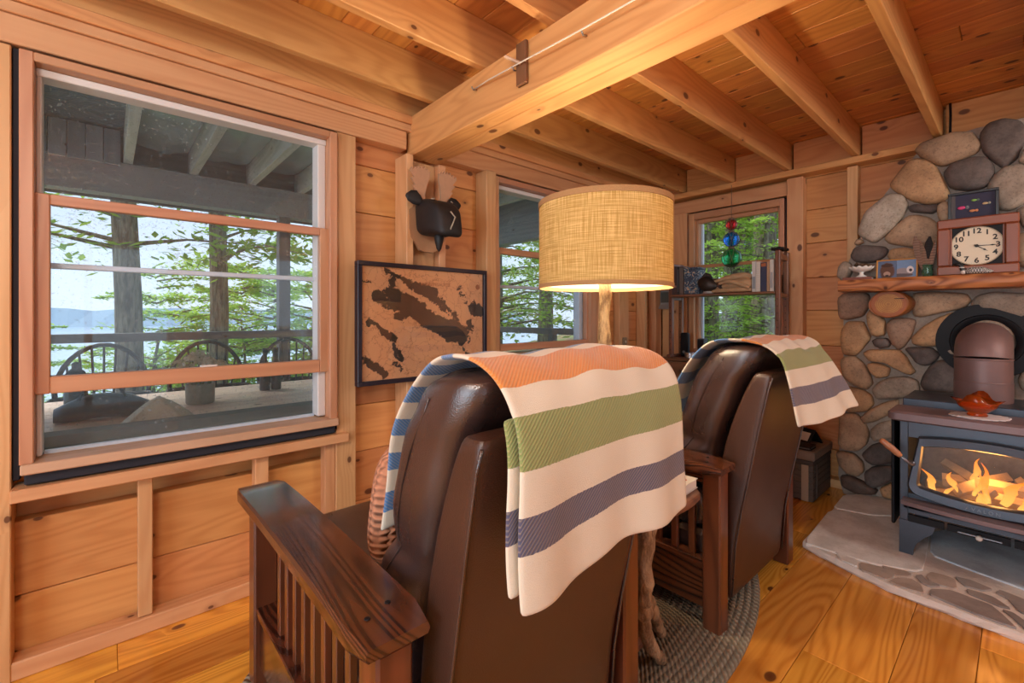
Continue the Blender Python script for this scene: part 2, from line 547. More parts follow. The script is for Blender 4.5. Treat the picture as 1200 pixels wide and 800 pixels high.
# ------------------------------------------------ ceiling: boards along Y on joists along X
ceiling = MB(); ceiling.box(XN - .1, 3.98, YR - .1, 2.38, 2.52, 2.58)
ceiling = tag(ceiling.build('ceiling', plain('roof_felt', (.10, .05, .02), .8)), kind='structure')
x = 3.93; k = 0
widths = [.165, .14, .18, .155, .17, .145]
while x > XN:
    w = widths[k % len(widths)]
    x0 = max(x - w, XN)
    ys = [YR, random.uniform(-1.2, 1.4), 2.27]
    for a, b in zip(ys, ys[1:]):
        board('ceiling_board', DECK, ceiling, x0 + .001, x - .001, a + .001, b - .001, ZC, ZC + .035 - random.uniform(0, .002), 'Y')
    x = x0; k += 1
for yj in (1.966, 1.548, 1.137, .725, .318, -.10, -.51, -.92, -1.33, -1.74, -2.15, -2.56):
    board('joist', JOIST, ceiling, XN, 3.874, yj, yj + .039, 2.278, 2.479, 'X')
for xb in (1.222, 1.318):
    board('beam', JOIST, ceiling, xb, xb + .094, YR, 2.235 if xb < 1.3 else 2.23, 2.064, 2.276, 'Y', .004)

# ------------------------------------------------ walls behind the camera
WR = (-1.7, .6, .1, 2.05); WR2 = (1.6, 3.0, .7, 2.05)
wall_right = sheath('wall_right', 'X', YR - .06, YR, XN, 3.9, -.05, 2.62, [WR, WR2])
WN = (-1.6, 1.7, .15, 2.1)
wall_near = sheath('wall_near', 'Y', XN - .06, XN, YR, 2.3, -.05, 2.62, [WN])
def plain_window(name, axis, d, s0, s1, z0, z1, n):
    w = struct(name)
    for i in range(n + 1):
        s = s0 + (s1 - s0) * i / n
        if axis == 'X': board('frame', SASH, w, s - .035, s + .035, d - .05, d + .03, z0, z1, 'Z')
        else: board('frame', SASH, w, d - .05, d + .03, s - .035, s + .035, z0, z1, 'Z')
    for z in (z0, z1):
        if axis == 'X': board('frame', SASH, w, s0, s1, d - .05, d + .03, z - .035, z + .035, 'X')
        else: board('frame', SASH, w, d - .05, d + .03, s0, s1, z - .035, z + .035, 'Y')
    m = MB()
    if axis == 'X': m.box(s0, s1, d - .012, d - .008, z0, z1)
    else: m.box(d - .012, d - .008, s0, s1, z0, z1)
    m.build('pane', GLASS, w)
plain_window('window_4', 'X', YR - .03, *WR, 3)
plain_window('window_5', 'X', YR - .03, *WR2, 2)
plain_window('window_6', 'Y', XN - .03, *WN, 3)

# ------------------------------------------------ the big double hung window
def sashA(parent, x0, x1, z0, z1, y, st, top, bot, depth=.035, mat=SASH, dust=False, stile_name='stile'):
    """a sash in the window wall: stiles, rails and its pane"""
    board(stile_name, mat, parent, x0, x0 + st, y, y + depth, z0, z1, 'Z')
    board(stile_name, mat, parent, x1 - st, x1, y, y + depth, z0, z1, 'Z')
    board('rail', mat, parent, x0 + st, x1 - st, y - .001, y + depth, z1 - top, z1, 'X')
    board('rail', mat, parent, x0 + st, x1 - st, y - .001, y + depth, z0, z0 + bot, 'X')
    m = MB(); m.box(x0 + st, x1 - st, y + depth * .6, y + depth * .6 + .003, z0 + bot, z1 - top)
    return m.build('pane', GLASS_DUST if dust else GLASS, parent)

w1 = struct('window_1')
board('jamb', SASH, w1, -.216, -.182, 2.175, 2.335, .71, 2.075, 'Z')
board('jamb', SASH, w1, .786, .822, 2.175, 2.335, .71, 2.075, 'Z')
board('jamb', SASH, w1, -.182, .786, 2.175, 2.335, 2.045, 2.075, 'X')
board('head_stop', WHITEMETAL, w1, -.182, .786, 2.225, 2.30, 2.018, 2.044, 'X')
board('side_track', WHITEMETAL, w1, -.182, -.168, 2.235, 2.315, .72, 2.03, 'Z')
board('side_track', WHITEMETAL, w1, .750, .786, 2.235, 2.315, .72, 2.03, 'Z')
board('window_stool', STOOLW, w1, -.212, .822, 2.155, 2.30, .680, .714, 'X', .004)
board('apron_gap', DARKGAP, w1, -.205, .815, 2.185, 2.30, .640, .679, 'X', .004)
sashA(w1, -.186, .790, .934, 1.616, 2.205, .040, .036, .058)
# outer storm sash, its aluminium meeting rail and dusty glass
m = MB(); m.box(-.17, .76, 2.300, 2.303, .715, 2.02); m.build('storm_pane', GLASS_DUST, w1)
board('meeting_rail', ALU, w1, -.168, .752, 2.285, 2.310, 1.368, 1.388, 'X')
board('storm_frame', ALU, w1, -.168, .752, 2.285, 2.310, .705, .725, 'X')
m = MB(); m.box(.28, .34, 2.20, 2.222, .992, 1.0, .003); m.build('sash_lift', WHITEMETAL, w1)
board('black_edge', DARKGAP, w1, -.2345, -.2165, 2.21, 2.33, .655, 2.084, 'Z')
board('black_edge', DARKGAP, w1, .8225, .8235, 2.19, 2.33, .655, 2.084, 'Z')
board('black_edge', DARKGAP, w1, -.2165, .8225, 2.215, 2.33, 2.0765, 2.084, 'X')

w2 = struct('window_2')
board('jamb', SASH, w2, 1.802, 1.836, 2.18, 2.335, .95, 2.075, 'Z')
board('jamb', SASH, w2, 2.745, 2.818, 2.18, 2.335, .95, 2.075, 'Z')
board('jamb', SASH, w2, 1.836, 2.745, 2.18, 2.335, 2.04, 2.075, 'X')
board('head_stop', WHITEMETAL, w2, 1.836, 2.745, 2.225, 2.30, 2.012, 2.038, 'X')
board('window_stool', STOOLW, w2, 1.79, 2.83, 2.16, 2.335, .925, .955, 'X', .004)
sashA(w2, 1.836, 2.76, .975, 1.635, 2.205, .03, .04, .045)
m = MB(); m.box(1.836, 2.745, 2.300, 2.303, .95, 2.03); m.build('storm_pane', GLASS_DUST, w2)
board('meeting_rail', ALU, w2, 1.836, 2.745, 2.285, 2.310, 1.385, 1.405, 'X')
board('side_track', ALU, w2, 2.70, 2.745, 2.255, 2.315, .96, 2.03, 'Z')

w3 = struct('window_3')
def bB(name, m, y0, y1, z0, z1, x0, x1, ax, par=w3): return board(name, m, par, x0, x1, y0, y1, z0, z1, ax)
bB('jamb', SASH, 1.885, 1.93, .88, 2.085, 3.785, 3.93, 'Z')
bB('jamb', SASH, 1.185, 1.215, .88, 2.085, 3.785, 3.93, 'Z')
bB('jamb', SASH, 1.215, 1.885, 2.03, 2.085, 3.785, 3.93, 'Y')
bB('jamb', SASH, 1.215, 1.885, .88, .92, 3.785, 3.93, 'Y')
bB('stile', SASH, 1.862, 1.885, .92, 2.03, 3.83, 3.87, 'Z')
bB('stile', SASH, 1.215, 1.238, .92, 2.03, 3.83, 3.87, 'Z')
bB('rail', SASH, 1.238, 1.862, 2.00, 2.03, 3.83, 3.87, 'Y')
bB('rail', SASH, 1.238, 1.862, 1.40, 1.43, 3.84, 3.87, 'Y')
bB('side_track', ALU, 1.845, 1.862, .92, 2.0, 3.87, 3.90, 'Z')
bB('black_edge', DARKGAP, 1.166, 1.184, .87, 2.085, 3.82, 3.93, 'Z')
bB('black_edge', DARKGAP, 1.184, 1.93, 2.086, 2.094, 3.82, 3.93, 'Y')
m = MB(); m.box(3.852, 3.855, 1.238, 1.862, .92, 2.0); m.build('pane', GLASS, w3)

# ================================================================== CHIMNEY BREAST AND HEARTH
def stone_mat(name, a, b, rough=.75):
    t = NT(name); P = t.obj(); r = t.n('ObjectInfo').outputs['Random']
    Q = t.vm('ADD', P, t.n('CombineXYZ', {0: t.math('MULTIPLY', r, 50.0)}).outputs[0])
    n1 = t.noise(Q, 9, 6, .72); n2 = t.noise(Q, 75, 4, .75)
    c = t.mix(t.step(n1, .35, .65), a, b)
    c = t.mix(t.math('MULTIPLY', t.step(n2, .5, .68), .45), c, (.07, .055, .045))
    c = t.mix(t.math('MULTIPLY', t.step(n2, .3, .15), .3), c, (.7, .62, .52))
    c = t.n('HueSaturation', {'Hue': .5, 'Saturation': 1.0, 'Value': t.math('MULTIPLY_ADD', r, .3, .87), 'Color': c}).outputs[0]
    return t.surf(c, rough, t.bump(t.math('ADD', n1, t.math('MULTIPLY', n2, .5)), .35, .006))
ST = {'t': stone_mat('tan_stone', (.47, .32, .20), (.32, .21, .13)), 'd': stone_mat('dark_stone', (.15, .118, .105), (.08, .064, .058)),
      'o': stone_mat('ochre_stone', (.56, .34, .175), (.40, .23, .115)), 'g': stone_mat('grey_stone', (.40, .32, .245), (.26, .205, .155)),
      'w': stone_mat('pale_stone', (.56, .49, .40), (.40, .33, .25)), 'p': stone_mat('pinkish_stone', (.40, .25, .165), (.28, .165, .11)),
      'b': stone_mat('brown_stone', (.15, .095, .07), (.085, .055, .042))}
MORTAR = plain('mortar', (.33, .27, .22), .9, .5, 90, .25)
STONES = (
    ('t', ((0.430, 2.212), (0.403, 2.246), (0.327, 2.260), (0.265, 2.272), (0.191, 2.250), (0.154, 2.171), (0.171, 2.132), (0.237, 2.105), (0.312, 2.089), (0.357, 2.121), (0.403, 2.164))),
    ('d', ((0.154, 2.229), (0.124, 2.278), (0.065, 2.287), (0.009, 2.260), (-0.022, 2.199), (-0.022, 2.149), (0.006, 2.102), (0.015, 2.062), (0.065, 2.019), (0.104, 2.067), (0.141, 2.124), (0.151, 2.170))),
    ('d', ((0.305, 2.042), (0.269, 2.094), (0.185, 2.107), (0.134, 2.093), (0.104, 2.038), (0.104, 1.986), (0.134, 1.930), (0.195, 1.919), (0.258, 1.942), (0.280, 1.961))),
    ('o', ((0.548, 2.034), (0.502, 2.104), (0.462, 2.158), (0.418, 2.157), (0.372, 2.135), (0.346, 2.098), (0.312, 2.019), (0.283, 1.922), (0.309, 1.881), (0.353, 1.875), (0.384, 1.880), (0.442, 1.907), (0.502, 1.961), (0.539, 2.000))),
    ('g', ((0.127, 1.929), (0.104, 1.981), (0.065, 2.019), (0.009, 2.024), (-0.034, 1.995), (-0.046, 1.837), (0.037, 1.783), (0.078, 1.791), (0.117, 1.860))),
    ('w', ((0.012, 2.034), (-0.010, 2.097), (-0.052, 2.108), (-0.075, 2.034), (-0.040, 2.002))),
    ('w', ((0.713, 1.745), (0.709, 1.778), (0.677, 1.873), (0.629, 1.915), (0.564, 1.968), (0.490, 1.948), (0.470, 1.880), (0.490, 1.826), (0.539, 1.748), (0.616, 1.682), (0.642, 1.680), (0.695, 1.720))),
    ('d', ((0.466, 1.874), (0.434, 1.884), (0.365, 1.866), (0.327, 1.865), (0.331, 1.830), (0.357, 1.814), (0.403, 1.827), (0.454, 1.841))),
    ('t', ((0.577, 1.694), (0.535, 1.753), (0.466, 1.816), (0.418, 1.814), (0.372, 1.791), (0.335, 1.749), (0.323, 1.666), (0.346, 1.618), (0.434, 1.623), (0.552, 1.658))),
    ('d', ((0.755, 1.597), (0.736, 1.646), (0.695, 1.664), (0.581, 1.640), (0.564, 1.616), (0.581, 1.580), (0.616, 1.551), (0.673, 1.545), (0.732, 1.561))),
    ('t', ((0.736, 1.674), (0.718, 1.706), (0.691, 1.697), (0.686, 1.680), (0.713, 1.666))),
    ('o', ((0.564, 1.578), (0.548, 1.620), (0.478, 1.623), (0.434, 1.607), (0.407, 1.563), (0.415, 1.501), (0.523, 1.505))),
    ('g', ((0.830, 1.466), (0.821, 1.534), (0.792, 1.566), (0.759, 1.552), (0.745, 1.511), (0.764, 1.456), (0.792, 1.429))),
    ('t', ((0.335, 1.851), (0.312, 1.872), (0.290, 1.873), (0.276, 1.825), (0.280, 1.761), (0.312, 1.751), (0.331, 1.789))),
    ('g', ((0.384, 1.576), (0.327, 1.606), (0.269, 1.549), (0.269, 1.450), (0.365, 1.431), (0.395, 1.510))),
    ('g', ((0.021, 1.771), (-0.022, 1.796), (-0.075, 1.741), (-0.075, 1.669), (-0.010, 1.669))),
    ('d', ((0.254, 1.757), (0.167, 1.806), (0.085, 1.768), (0.037, 1.723), (0.053, 1.599), (0.151, 1.538), (0.247, 1.597))),
    ('g', ((0.718, 1.520), (0.642, 1.536), (0.564, 1.514), (0.539, 1.458), (0.607, 1.408), (0.704, 1.424))),
    ('t', ((0.031, 1.643), (-0.025, 1.649), (-0.084, 1.605), (-0.075, 1.471), (0.006, 1.468), (0.037, 1.545))),
    ('p', ((0.825, 1.315), (0.787, 1.354), (0.695, 1.357), (0.659, 1.333), (0.659, 1.266), (0.691, 1.200), (0.769, 1.177), (0.816, 1.188))),
    ('o', ((0.668, 1.206), (0.651, 1.239), (0.598, 1.200), (0.577, 1.167), (0.577, 1.081), (0.620, 1.068), (0.646, 1.079), (0.664, 1.145))),
    ('o', ((0.806, 1.102), (0.773, 1.160), (0.691, 1.161), (0.673, 1.117), (0.651, 1.056), (0.704, 0.970), (0.732, 0.940), (0.797, 0.942), (0.811, 1.016))),
    ('p', ((0.569, 1.151), (0.535, 1.184), (0.462, 1.184), (0.430, 1.169), (0.450, 1.079), (0.486, 1.009), (0.510, 0.992), (0.543, 1.023), (0.564, 1.103))),
    ('d', ((0.642, 1.040), (0.616, 1.058), (0.569, 1.059), (0.548, 1.028), (0.556, 1.006), (0.598, 0.993), (0.629, 1.008))),
    ('o', ((0.686, 0.955), (0.651, 0.979), (0.586, 0.983), (0.510, 0.987), (0.478, 0.952), (0.454, 0.895), (0.434, 0.860), (0.462, 0.837), (0.523, 0.868), (0.573, 0.902), (0.651, 0.907))),
    ('o', ((0.668, 0.883), (0.637, 0.897), (0.586, 0.890), (0.552, 0.866), (0.564, 0.816), (0.616, 0.800), (0.651, 0.835))),
    ('t', ((0.811, 0.895), (0.787, 0.925), (0.732, 0.929), (0.686, 0.888), (0.651, 0.808), (0.642, 0.764), (0.673, 0.722), (0.741, 0.742), (0.797, 0.799))),
    ('g', ((0.642, 0.720), (0.607, 0.774), (0.560, 0.806), (0.482, 0.824), (0.426, 0.804), (0.415, 0.753), (0.442, 0.703), (0.564, 0.676), (0.616, 0.669))),
    ('o', ((0.811, 0.682), (0.773, 0.727), (0.691, 0.714), (0.646, 0.681), (0.637, 0.627), (0.673, 0.577), (0.764, 0.557), (0.816, 0.595))),
    ('t', ((0.700, 0.534), (0.655, 0.591), (0.586, 0.645), (0.515, 0.677), (0.515, 0.613), (0.560, 0.573), (0.629, 0.518), (0.686, 0.497))),
    ('t', ((0.816, 0.532), (0.727, 0.552), (0.686, 0.508), (0.659, 0.435), (0.673, 0.366), (0.718, 0.312), (0.802, 0.305), (0.825, 0.346), (0.816, 0.451))),
    ('g', ((0.651, 0.459), (0.611, 0.510), (0.552, 0.537), (0.515, 0.506), (0.523, 0.441), (0.629, 0.392), (0.651, 0.415))),
    ('d', ((0.695, 0.294), (0.646, 0.361), (0.603, 0.386), (0.543, 0.404), (0.506, 0.359), (0.531, 0.273), (0.637, 0.236), (0.673, 0.255))),
    ('t', ((0.835, 0.274), (0.802, 0.287), (0.736, 0.285), (0.691, 0.240), (0.686, 0.185), (0.718, 0.143), (0.773, 0.145), (0.821, 0.197))),
    ('d', ((0.682, 0.175), (0.637, 0.225), (0.531, 0.257), (0.506, 0.199), (0.586, 0.124), (0.637, 0.087), (0.673, 0.110))),
    ('b', ((0.811, 0.118), (0.764, 0.137), (0.686, 0.112), (0.616, 0.082), (0.629, 0.051), (0.718, 0.025), (0.802, 0.052))),
    ('o', ((0.603, 0.097), (0.539, 0.152), (0.506, 0.124), (0.515, 0.047), (0.586, 0.047))),
    ('t', ((0.442, 1.294), (0.438, 1.336), (0.346, 1.343), (0.216, 1.328), (0.195, 1.288), (0.223, 1.244), (0.301, 1.225), (0.403, 1.195), (0.438, 1.205))),
    ('g', ((0.188, 1.273), (0.167, 1.312), (0.104, 1.333), (-0.025, 1.315), (-0.055, 1.245), (-0.040, 1.164), (0.037, 1.200), (0.117, 1.233), (0.174, 1.239))),
    ('o', ((0.446, 1.069), (0.403, 1.127), (0.335, 1.185), (0.262, 1.220), (0.226, 1.215), (0.247, 1.175), (0.280, 1.100), (0.298, 1.044), (0.346, 1.021), (0.403, 1.019), (0.442, 1.032))),
    ('d', ((0.478, 0.994), (0.462, 1.005), (0.380, 1.010), (0.357, 1.006), (0.323, 0.972), (0.335, 0.941), (0.368, 0.907), (0.391, 0.900), (0.426, 0.913), (0.450, 0.953))),
    ('d', ((0.407, 0.785), (0.395, 0.838), (0.365, 0.898), (0.331, 0.931), (0.247, 0.942), (0.226, 0.909), (0.219, 0.782), (0.290, 0.748), (0.384, 0.747))),
    ('w', ((0.309, 1.003), (0.287, 1.034), (0.240, 0.992), (0.233, 0.958), (0.283, 0.969))),
    ('o', ((0.065, 0.946), (0.046, 0.961), (0.021, 0.940), (0.018, 0.894), (0.040, 0.831), (0.072, 0.813), (0.091, 0.868))),
    ('g', ((0.012, 0.853), (-0.003, 0.900), (-0.052, 0.927), (-0.087, 0.863), (-0.046, 0.790), (-0.000, 0.803))),
    ('t', ((0.006, 1.117), (-0.046, 1.154), (-0.093, 1.065), (-0.075, 0.956), (-0.010, 0.933), (0.021, 0.991))),
    ('g', ((0.212, 1.151), (0.151, 1.210), (0.069, 1.191), (0.021, 1.116), (0.034, 1.004), (0.117, 0.961), (0.198, 0.994))),
    ('g', ((0.205, 0.930), (0.117, 0.942), (0.098, 0.844), (0.151, 0.766), (0.205, 0.783))),
)
FLAGS = (
    ('a', ((2.691, 0.737), (3.260, 0.755), (3.302, 0.578), (3.373, 0.485), (3.360, 0.439), (3.350, 0.338), (2.976, 0.316), (2.781, 0.310), (2.699, 0.469), (2.691, 0.623))),
    ('a', ((3.582, 0.764), (3.710, 0.650), (3.747, 0.543), (3.427, 0.497), (3.344, 0.586), (3.297, 0.755))),
    ('b', ((3.348, 0.314), (3.848, -0.133), (2.937, -0.209), (2.895, -0.100), (2.922, -0.008), (2.962, 0.148), (3.010, 0.285))),
    ('c', ((2.648, 0.505), (2.665, 0.470), (2.674, 0.434), (2.646, 0.384), (2.606, 0.384), (2.570, 0.399), (2.577, 0.436), (2.583, 0.487))),
    ('c', ((2.698, 0.431), (2.716, 0.349), (2.707, 0.330), (2.669, 0.337), (2.637, 0.374), (2.673, 0.415))),
    ('c', ((2.559, 0.383), (2.612, 0.370), (2.654, 0.324), (2.626, 0.289), (2.561, 0.274), (2.552, 0.306), (2.549, 0.350))),
    ('c', ((2.743, 0.280), (2.791, 0.273), (2.803, 0.226), (2.789, 0.195), (2.715, 0.185), (2.693, 0.196), (2.692, 0.239), (2.704, 0.270))),
    ('d', ((2.703, 0.315), (2.732, 0.298), (2.687, 0.277), (2.680, 0.232), (2.642, 0.267), (2.659, 0.293))),
    ('d', ((2.623, 0.251), (2.668, 0.194), (2.662, 0.153), (2.655, 0.084), (2.614, 0.058), (2.531, 0.015), (2.528, 0.036), (2.537, 0.127), (2.552, 0.206), (2.569, 0.251))),
    ('d', ((2.828, 0.195), (2.838, 0.142), (2.812, 0.082), (2.774, 0.108), (2.763, 0.159), (2.800, 0.185))),
    ('d', ((2.731, 0.154), (2.743, 0.112), (2.738, 0.077), (2.685, 0.029), (2.670, 0.057), (2.682, 0.090), (2.697, 0.145))),
    ('d', ((2.791, 0.069), (2.831, 0.058), (2.808, -0.007), (2.778, -0.074), (2.660, -0.063), (2.687, 0.006), (2.769, 0.035))),
    ('d', ((2.645, 0.051), (2.649, 0.020), (2.602, -0.017), (2.536, -0.015), (2.604, 0.019))),
    ('d', ((2.636, -0.028), (2.633, -0.070), (2.531, -0.126), (2.487, -0.086), (2.528, -0.031))),
    ('a', ((2.684, 0.607), (2.666, 0.519), (2.600, 0.509), (2.615, 0.575))),
)
def smooth_poly(p, n=2, c=.22):
    for _ in range(n):
        q = []
        for i in range(len(p)):
            a, b = p[i], p[(i + 1) % len(p)]
            q.append((a[0] * (1 - c) + b[0] * c, a[1] * (1 - c) + b[1] * c))
            q.append((a[0] * c + b[0] * (1 - c), a[1] * c + b[1] * (1 - c)))
        p = q
    return p

chimney = MB()
outline = [(-.78, .0), (.80, .0), (.83, .12), (.815, .5), (.80, .9), (.80, 1.28), (.795, 1.50), (.735, 1.66), (.67, 1.80), (.58, 1.98), (.47, 2.14),
           (.40, 2.24), (.17, 2.275), (-.02, 2.275), (-.35, 2.275), (-.62, 1.9), (-.78, 1.45)]
chimney.prism(outline, lambda a, b, d: (d, a, b), 3.715, 3.874)
chimney = chimney.build('chimney_breast', MORTAR)
tag(chimney, 'rounded fieldstone chimney breast rising behind the black wood stove', 'chimney')
def add_stone(kind, poly, seed, par):
    rnd = random.Random(seed)
    cy = sum(p[0] for p in poly) / len(poly); cz = sum(p[1] for p in poly) / len(poly)
    pl = smooth_poly([((p[0] - cy) * 1.055, (p[1] - cz) * 1.055) for p in poly], 1, .15)
    rmax = max(math.hypot(*p) for p in pl)
    bulge = .052 + .02 * rnd.random()
    ox = rnd.uniform(-.25, .25); oz = rnd.uniform(-.25, .25)
    rings = []
    for s, d in ((1.0, 0.0), (1.0, .30), (.965, .58), (.87, .80), (.66, .93), (.36, .985)):
        k = 1 - s
        rings.append([(-d * bulge - .010 * noise.noise(Vector((a * s * 7, b * s * 7, seed * 3.1))), a * s + ox * k * rmax * .5, b * s + oz * k * rmax * .5) for a, b in pl])
    m = MB(); m.loft(rings, cap=True)
    m.build('stone', ST[kind], par, (3.716, cy, cz), smooth=9)
i = 0
for kind, poly in STONES:
    add_stone(kind, poly, i, chimney); i += 1
for kind, poly in STONES:                       # the breast goes on to the right of the stove pipe
    c = sum(p[0] for p in poly) / len(poly)
    if c > .085:
        add_stone(kind, [(-.03 - p[0], p[1]) for p in poly], i + 100, chimney)
    i += 1

hearth = MB()
edge = [(2.697, .755), (2.649, .671), (2.606, .573), (2.574, .485), (2.535, .388), (2.523, .262), (2.522, .199), (2.512, .126), (2.506, .058), (2.509, -.006),
        (2.515, -.12), (2.55, -.28), (2.62, -.45), (2.72, -.62), (3.716, -.62), (3.716, .70), (3.60, .76)]
def hearth_ring(z, grow, amp):
    out = []
    n = len(edge)
    for k in range(n):
        a, b = edge[k], edge[(k + 1) % n]
        for t_ in (0, .5):
            x, y = a[0] + (b[0] - a[0]) * t_, a[1] + (b[1] - a[1]) * t_
            w = amp * noise.noise(Vector((x * 17, y * 17, z * 90))) if x < 3.6 else 0
            out.append((x - grow * (x < 3.5) + w, y + w * .5, z))
    return out
hearth.loft([hearth_ring(.0005, .0, .012), hearth_ring(.012, .008, .016), hearth_ring(.024, .0, .012), hearth_ring(.031, -.008, .006)])
ht = NT('hearth_mortar'); P = ht.obj()
n1 = ht.noise(P, 40, 4, .7); n2 = ht.noise(P, 8, 3)
hc = ht.mix(n2, (.78, .71, .64), (.56, .48, .42))
HMORT = ht.surf(hc, .8, ht.bump(n1, .6, .008))
hearth = hearth.build('hearth', HMORT)
tag(hearth, 'low flagstone hearth slab with pale mortar joints under the stove', 'hearth')
def flag_mat(name, a, b):
    t = NT(name); P = t.obj()
    n1 = t.noise(P, 7, 5, .65); n2 = t.noise(P, 60, 4, .7)
    c = t.mix(t.step(n1, .35, .68), a, b)
    c = t.mix(t.math('MULTIPLY', t.step(n2, .62, .72), .5), c, (.12, .10, .09))
    return t.surf(c, .48, t.bump(t.math('ADD', n1, t.math('MULTIPLY', n2, .4)), .4, .008))
FM = {'a': flag_mat('pale_flagstone', (.80, .77, .73), (.58, .545, .50)), 'b': flag_mat('bluish_flagstone', (.60, .69, .76), (.45, .53, .60)),
      'c': flag_mat('warm_flagstone', (.46, .37, .31), (.33, .26, .21)), 'd': flag_mat('grey_flagstone', (.34, .29, .26), (.24, .20, .18))}
def add_flag(kind, poly, sd):
    gx = sum(p[0] for p in poly) / len(poly); gy = sum(p[1] for p in poly) / len(poly)
    pl = smooth_poly([(gx + (p[0] - gx) * 1.05, gy + (p[1] - gy) * 1.05) for p in poly], 1, .12)
    cx = sum(p[0] for p in pl) / len(pl); cy = sum(p[1] for p in pl) / len(pl)
    rings = []
    for s, z in ((1, .020), (1, .034 + .0002 * (sd % 9)), (.985, .0375 + .0002 * (sd % 9))):
        rings.append([(cx + (a - cx) * s + .006 * noise.noise(Vector((a * 30, b * 30, sd))), cy + (b - cy) * s, z) for a, b in pl])
    m = MB(); m.loft(rings); m.build('flagstone', FM[kind], hearth)
for k, (kind, poly) in enumerate(FLAGS): add_flag(kind, poly, k)
for kind, poly in ((('a', ((2.9, -.24), (3.6, -.2), (3.66, -.56), (2.85, -.56))), ('c', ((2.58, -.2), (2.84, -.13), (2.84, -.5), (2.68, -.5))))):
    add_flag(kind, poly, 50)

# ---------------------------------------------------------------- mantel shelf
mt = MB()
rings = []
for k in range(25):
    y = .775 - k * (1.55 / 24)
    w = lambda q: .007 * noise.noise(Vector((y * 6, q, .3))) + .004 * noise.noise(Vector((y * 21, q, 1.3)))
    rings.append([(3.465 + w(1), y, 1.352 + w(2)), (3.452 + w(3), y, 1.372 + w(4)), (3.452 + w(5), y, 1.405 + w(5.5)), (3.462, y, 1.424), (3.715, y, 1.424), (3.715, y, 1.352)])
mt.loft(rings)
mantel = tag(mt.build('mantel_shelf', MANTEL, smooth=.6), 'rough live-edged wooden mantel beam set into the stone chimney', 'mantel')

# ---------------------------------------------------------------- log slice under the mantel
lg = thing('log_slice', 'round cut log end with cracked yellow face under the mantel', 'log', (3.56, .539, 1.272))
t = NT('bark_orange'); BARKO = t.surf(t.mix(t.noise(t.obj(), 22, 3), (.34, .11, .022), (.20, .06, .013)), .5)
t = NT('log_face'); P = t.obj()
rr = t.vm('LENGTH', P); nn = t.noise(P, 26, 4, .7)
LOGF = t.surf(t.mix(t.step(t.math('ADD', rr, t.math('MULTIPLY', nn, .035)), .075, .088), t.mix(t.math('MULTIPLY_ADD', t.math('SINE', t.math('MULTIPLY', rr, 700.0)), .25, t.math('SUBTRACT', nn, .1)), (.50, .23, .04), (.26, .085, .016)), (.33, .09, .016)), .5)
m = MB()
rings = []
for x, s in ((.155, .55), (.10, .8), (.04, .97), (0.0, 1.02), (-.008, .98)):
    rings.append([(x, (.094 + .005 * math.cos(2 * th + 1)) * s * math.cos(th) - .35 * x, .083 * s * math.sin(th)) for th in [2 * PI * k / 28 for k in range(28)]])
m.loft(rings); m.build('bark', BARKO, lg, smooth=.6)
m = MB(); m.lathe([(.0, -.0105), (.083, -.0105), (.088, -.0085)], 28, axis='X', cap=False)
f = m.build('cut_face', LOGF, lg); f.scale = (1, 1.02, .92)
m = MB()
m.box(-.0125, -.0105, -.075, -.028, .030, .034)
m.build('crack', BLACK, lg)

# ================================================================== WOOD STOVE
def metal(name, col, rough, n=.15):
    t = NT(name); P = t.obj(); q = t.noise(P, 7, 4, .6); w = t.noise(P, 160, 2)
    return t.surf(t.mix(q, tuple(c * .8 for c in col), tuple(c * 1.25 for c in col)), t.math('MULTIPLY_ADD', q, .2, rough - .1), t.bump(w, n, .002), Metallic=.35)
STEEL = metal('stove_black', (.050, .062, .082), .33)
PLATE = metal('stove_top_brown', (.20, .145, .15), .46)
PIPE = metal('pipe_brown', (.20, .13, .125), .5)
stove = thing('wood_stove', 'black cast wood stove with glass door and curved legs on hearth', 'stove', (2.92, .105, .036))
S = stove
def sbox(name, m_, x0, x1, y0, y1, z0, z1, c=.004, par=None):
    m = MB(); m.box(x0, x1, y0, y1, z0, z1, c); return m.build(name, m_, par or S)
zb = .165
# body as panels so that the firebox is a hollow
body = MB()
body.box(.03, .55, .28, .295, zb, .655); body.box(.03, .55, -.295, -.28, zb, .655)
body.box(.53, .55, -.28, .28, zb, .655)
body.box(0.0, .53, -.28, .28, zb + .06, zb + .09)
body.box(.0, .03, .262, .295, zb, .655, .003); body.box(.0, .03, -.295, -.262, zb, .655, .003)
body.box(.0, .03, -.262, .262, .575, .655); body.box(.0, .03, -.262, .262, .205, .30)
body.build('body', STEEL, S)
sbox('firebox_lining', plain('fire_brick', (.20, .155, .115), .9, .3, 40, .3), .515, .529, -.275, .275, .25, .64)
# vent slots under the door
for a, b in ((.262, .135), (.125, -.075), (-.085, -.262)):
    sbox('vent_slot', BLACK, -.002, .012, b, a, .163, .196, .001)
sbox('vent_slide', plain('slide_steel', (.25, .25, .26), .3, Metallic=.8), -.012, -.003, -.05, .09, .172, .178, .001)
m = MB(); m.tube([(-.004, .02, .178), (-.03, .02, .178)], .004, 8); m.sphere((-.038, .02, .178), (.012, .012, .012), 12, 8)
m.build('vent_knob', plain('porcelain_knob', (.7, .66, .6), .25), S, smooth=9)
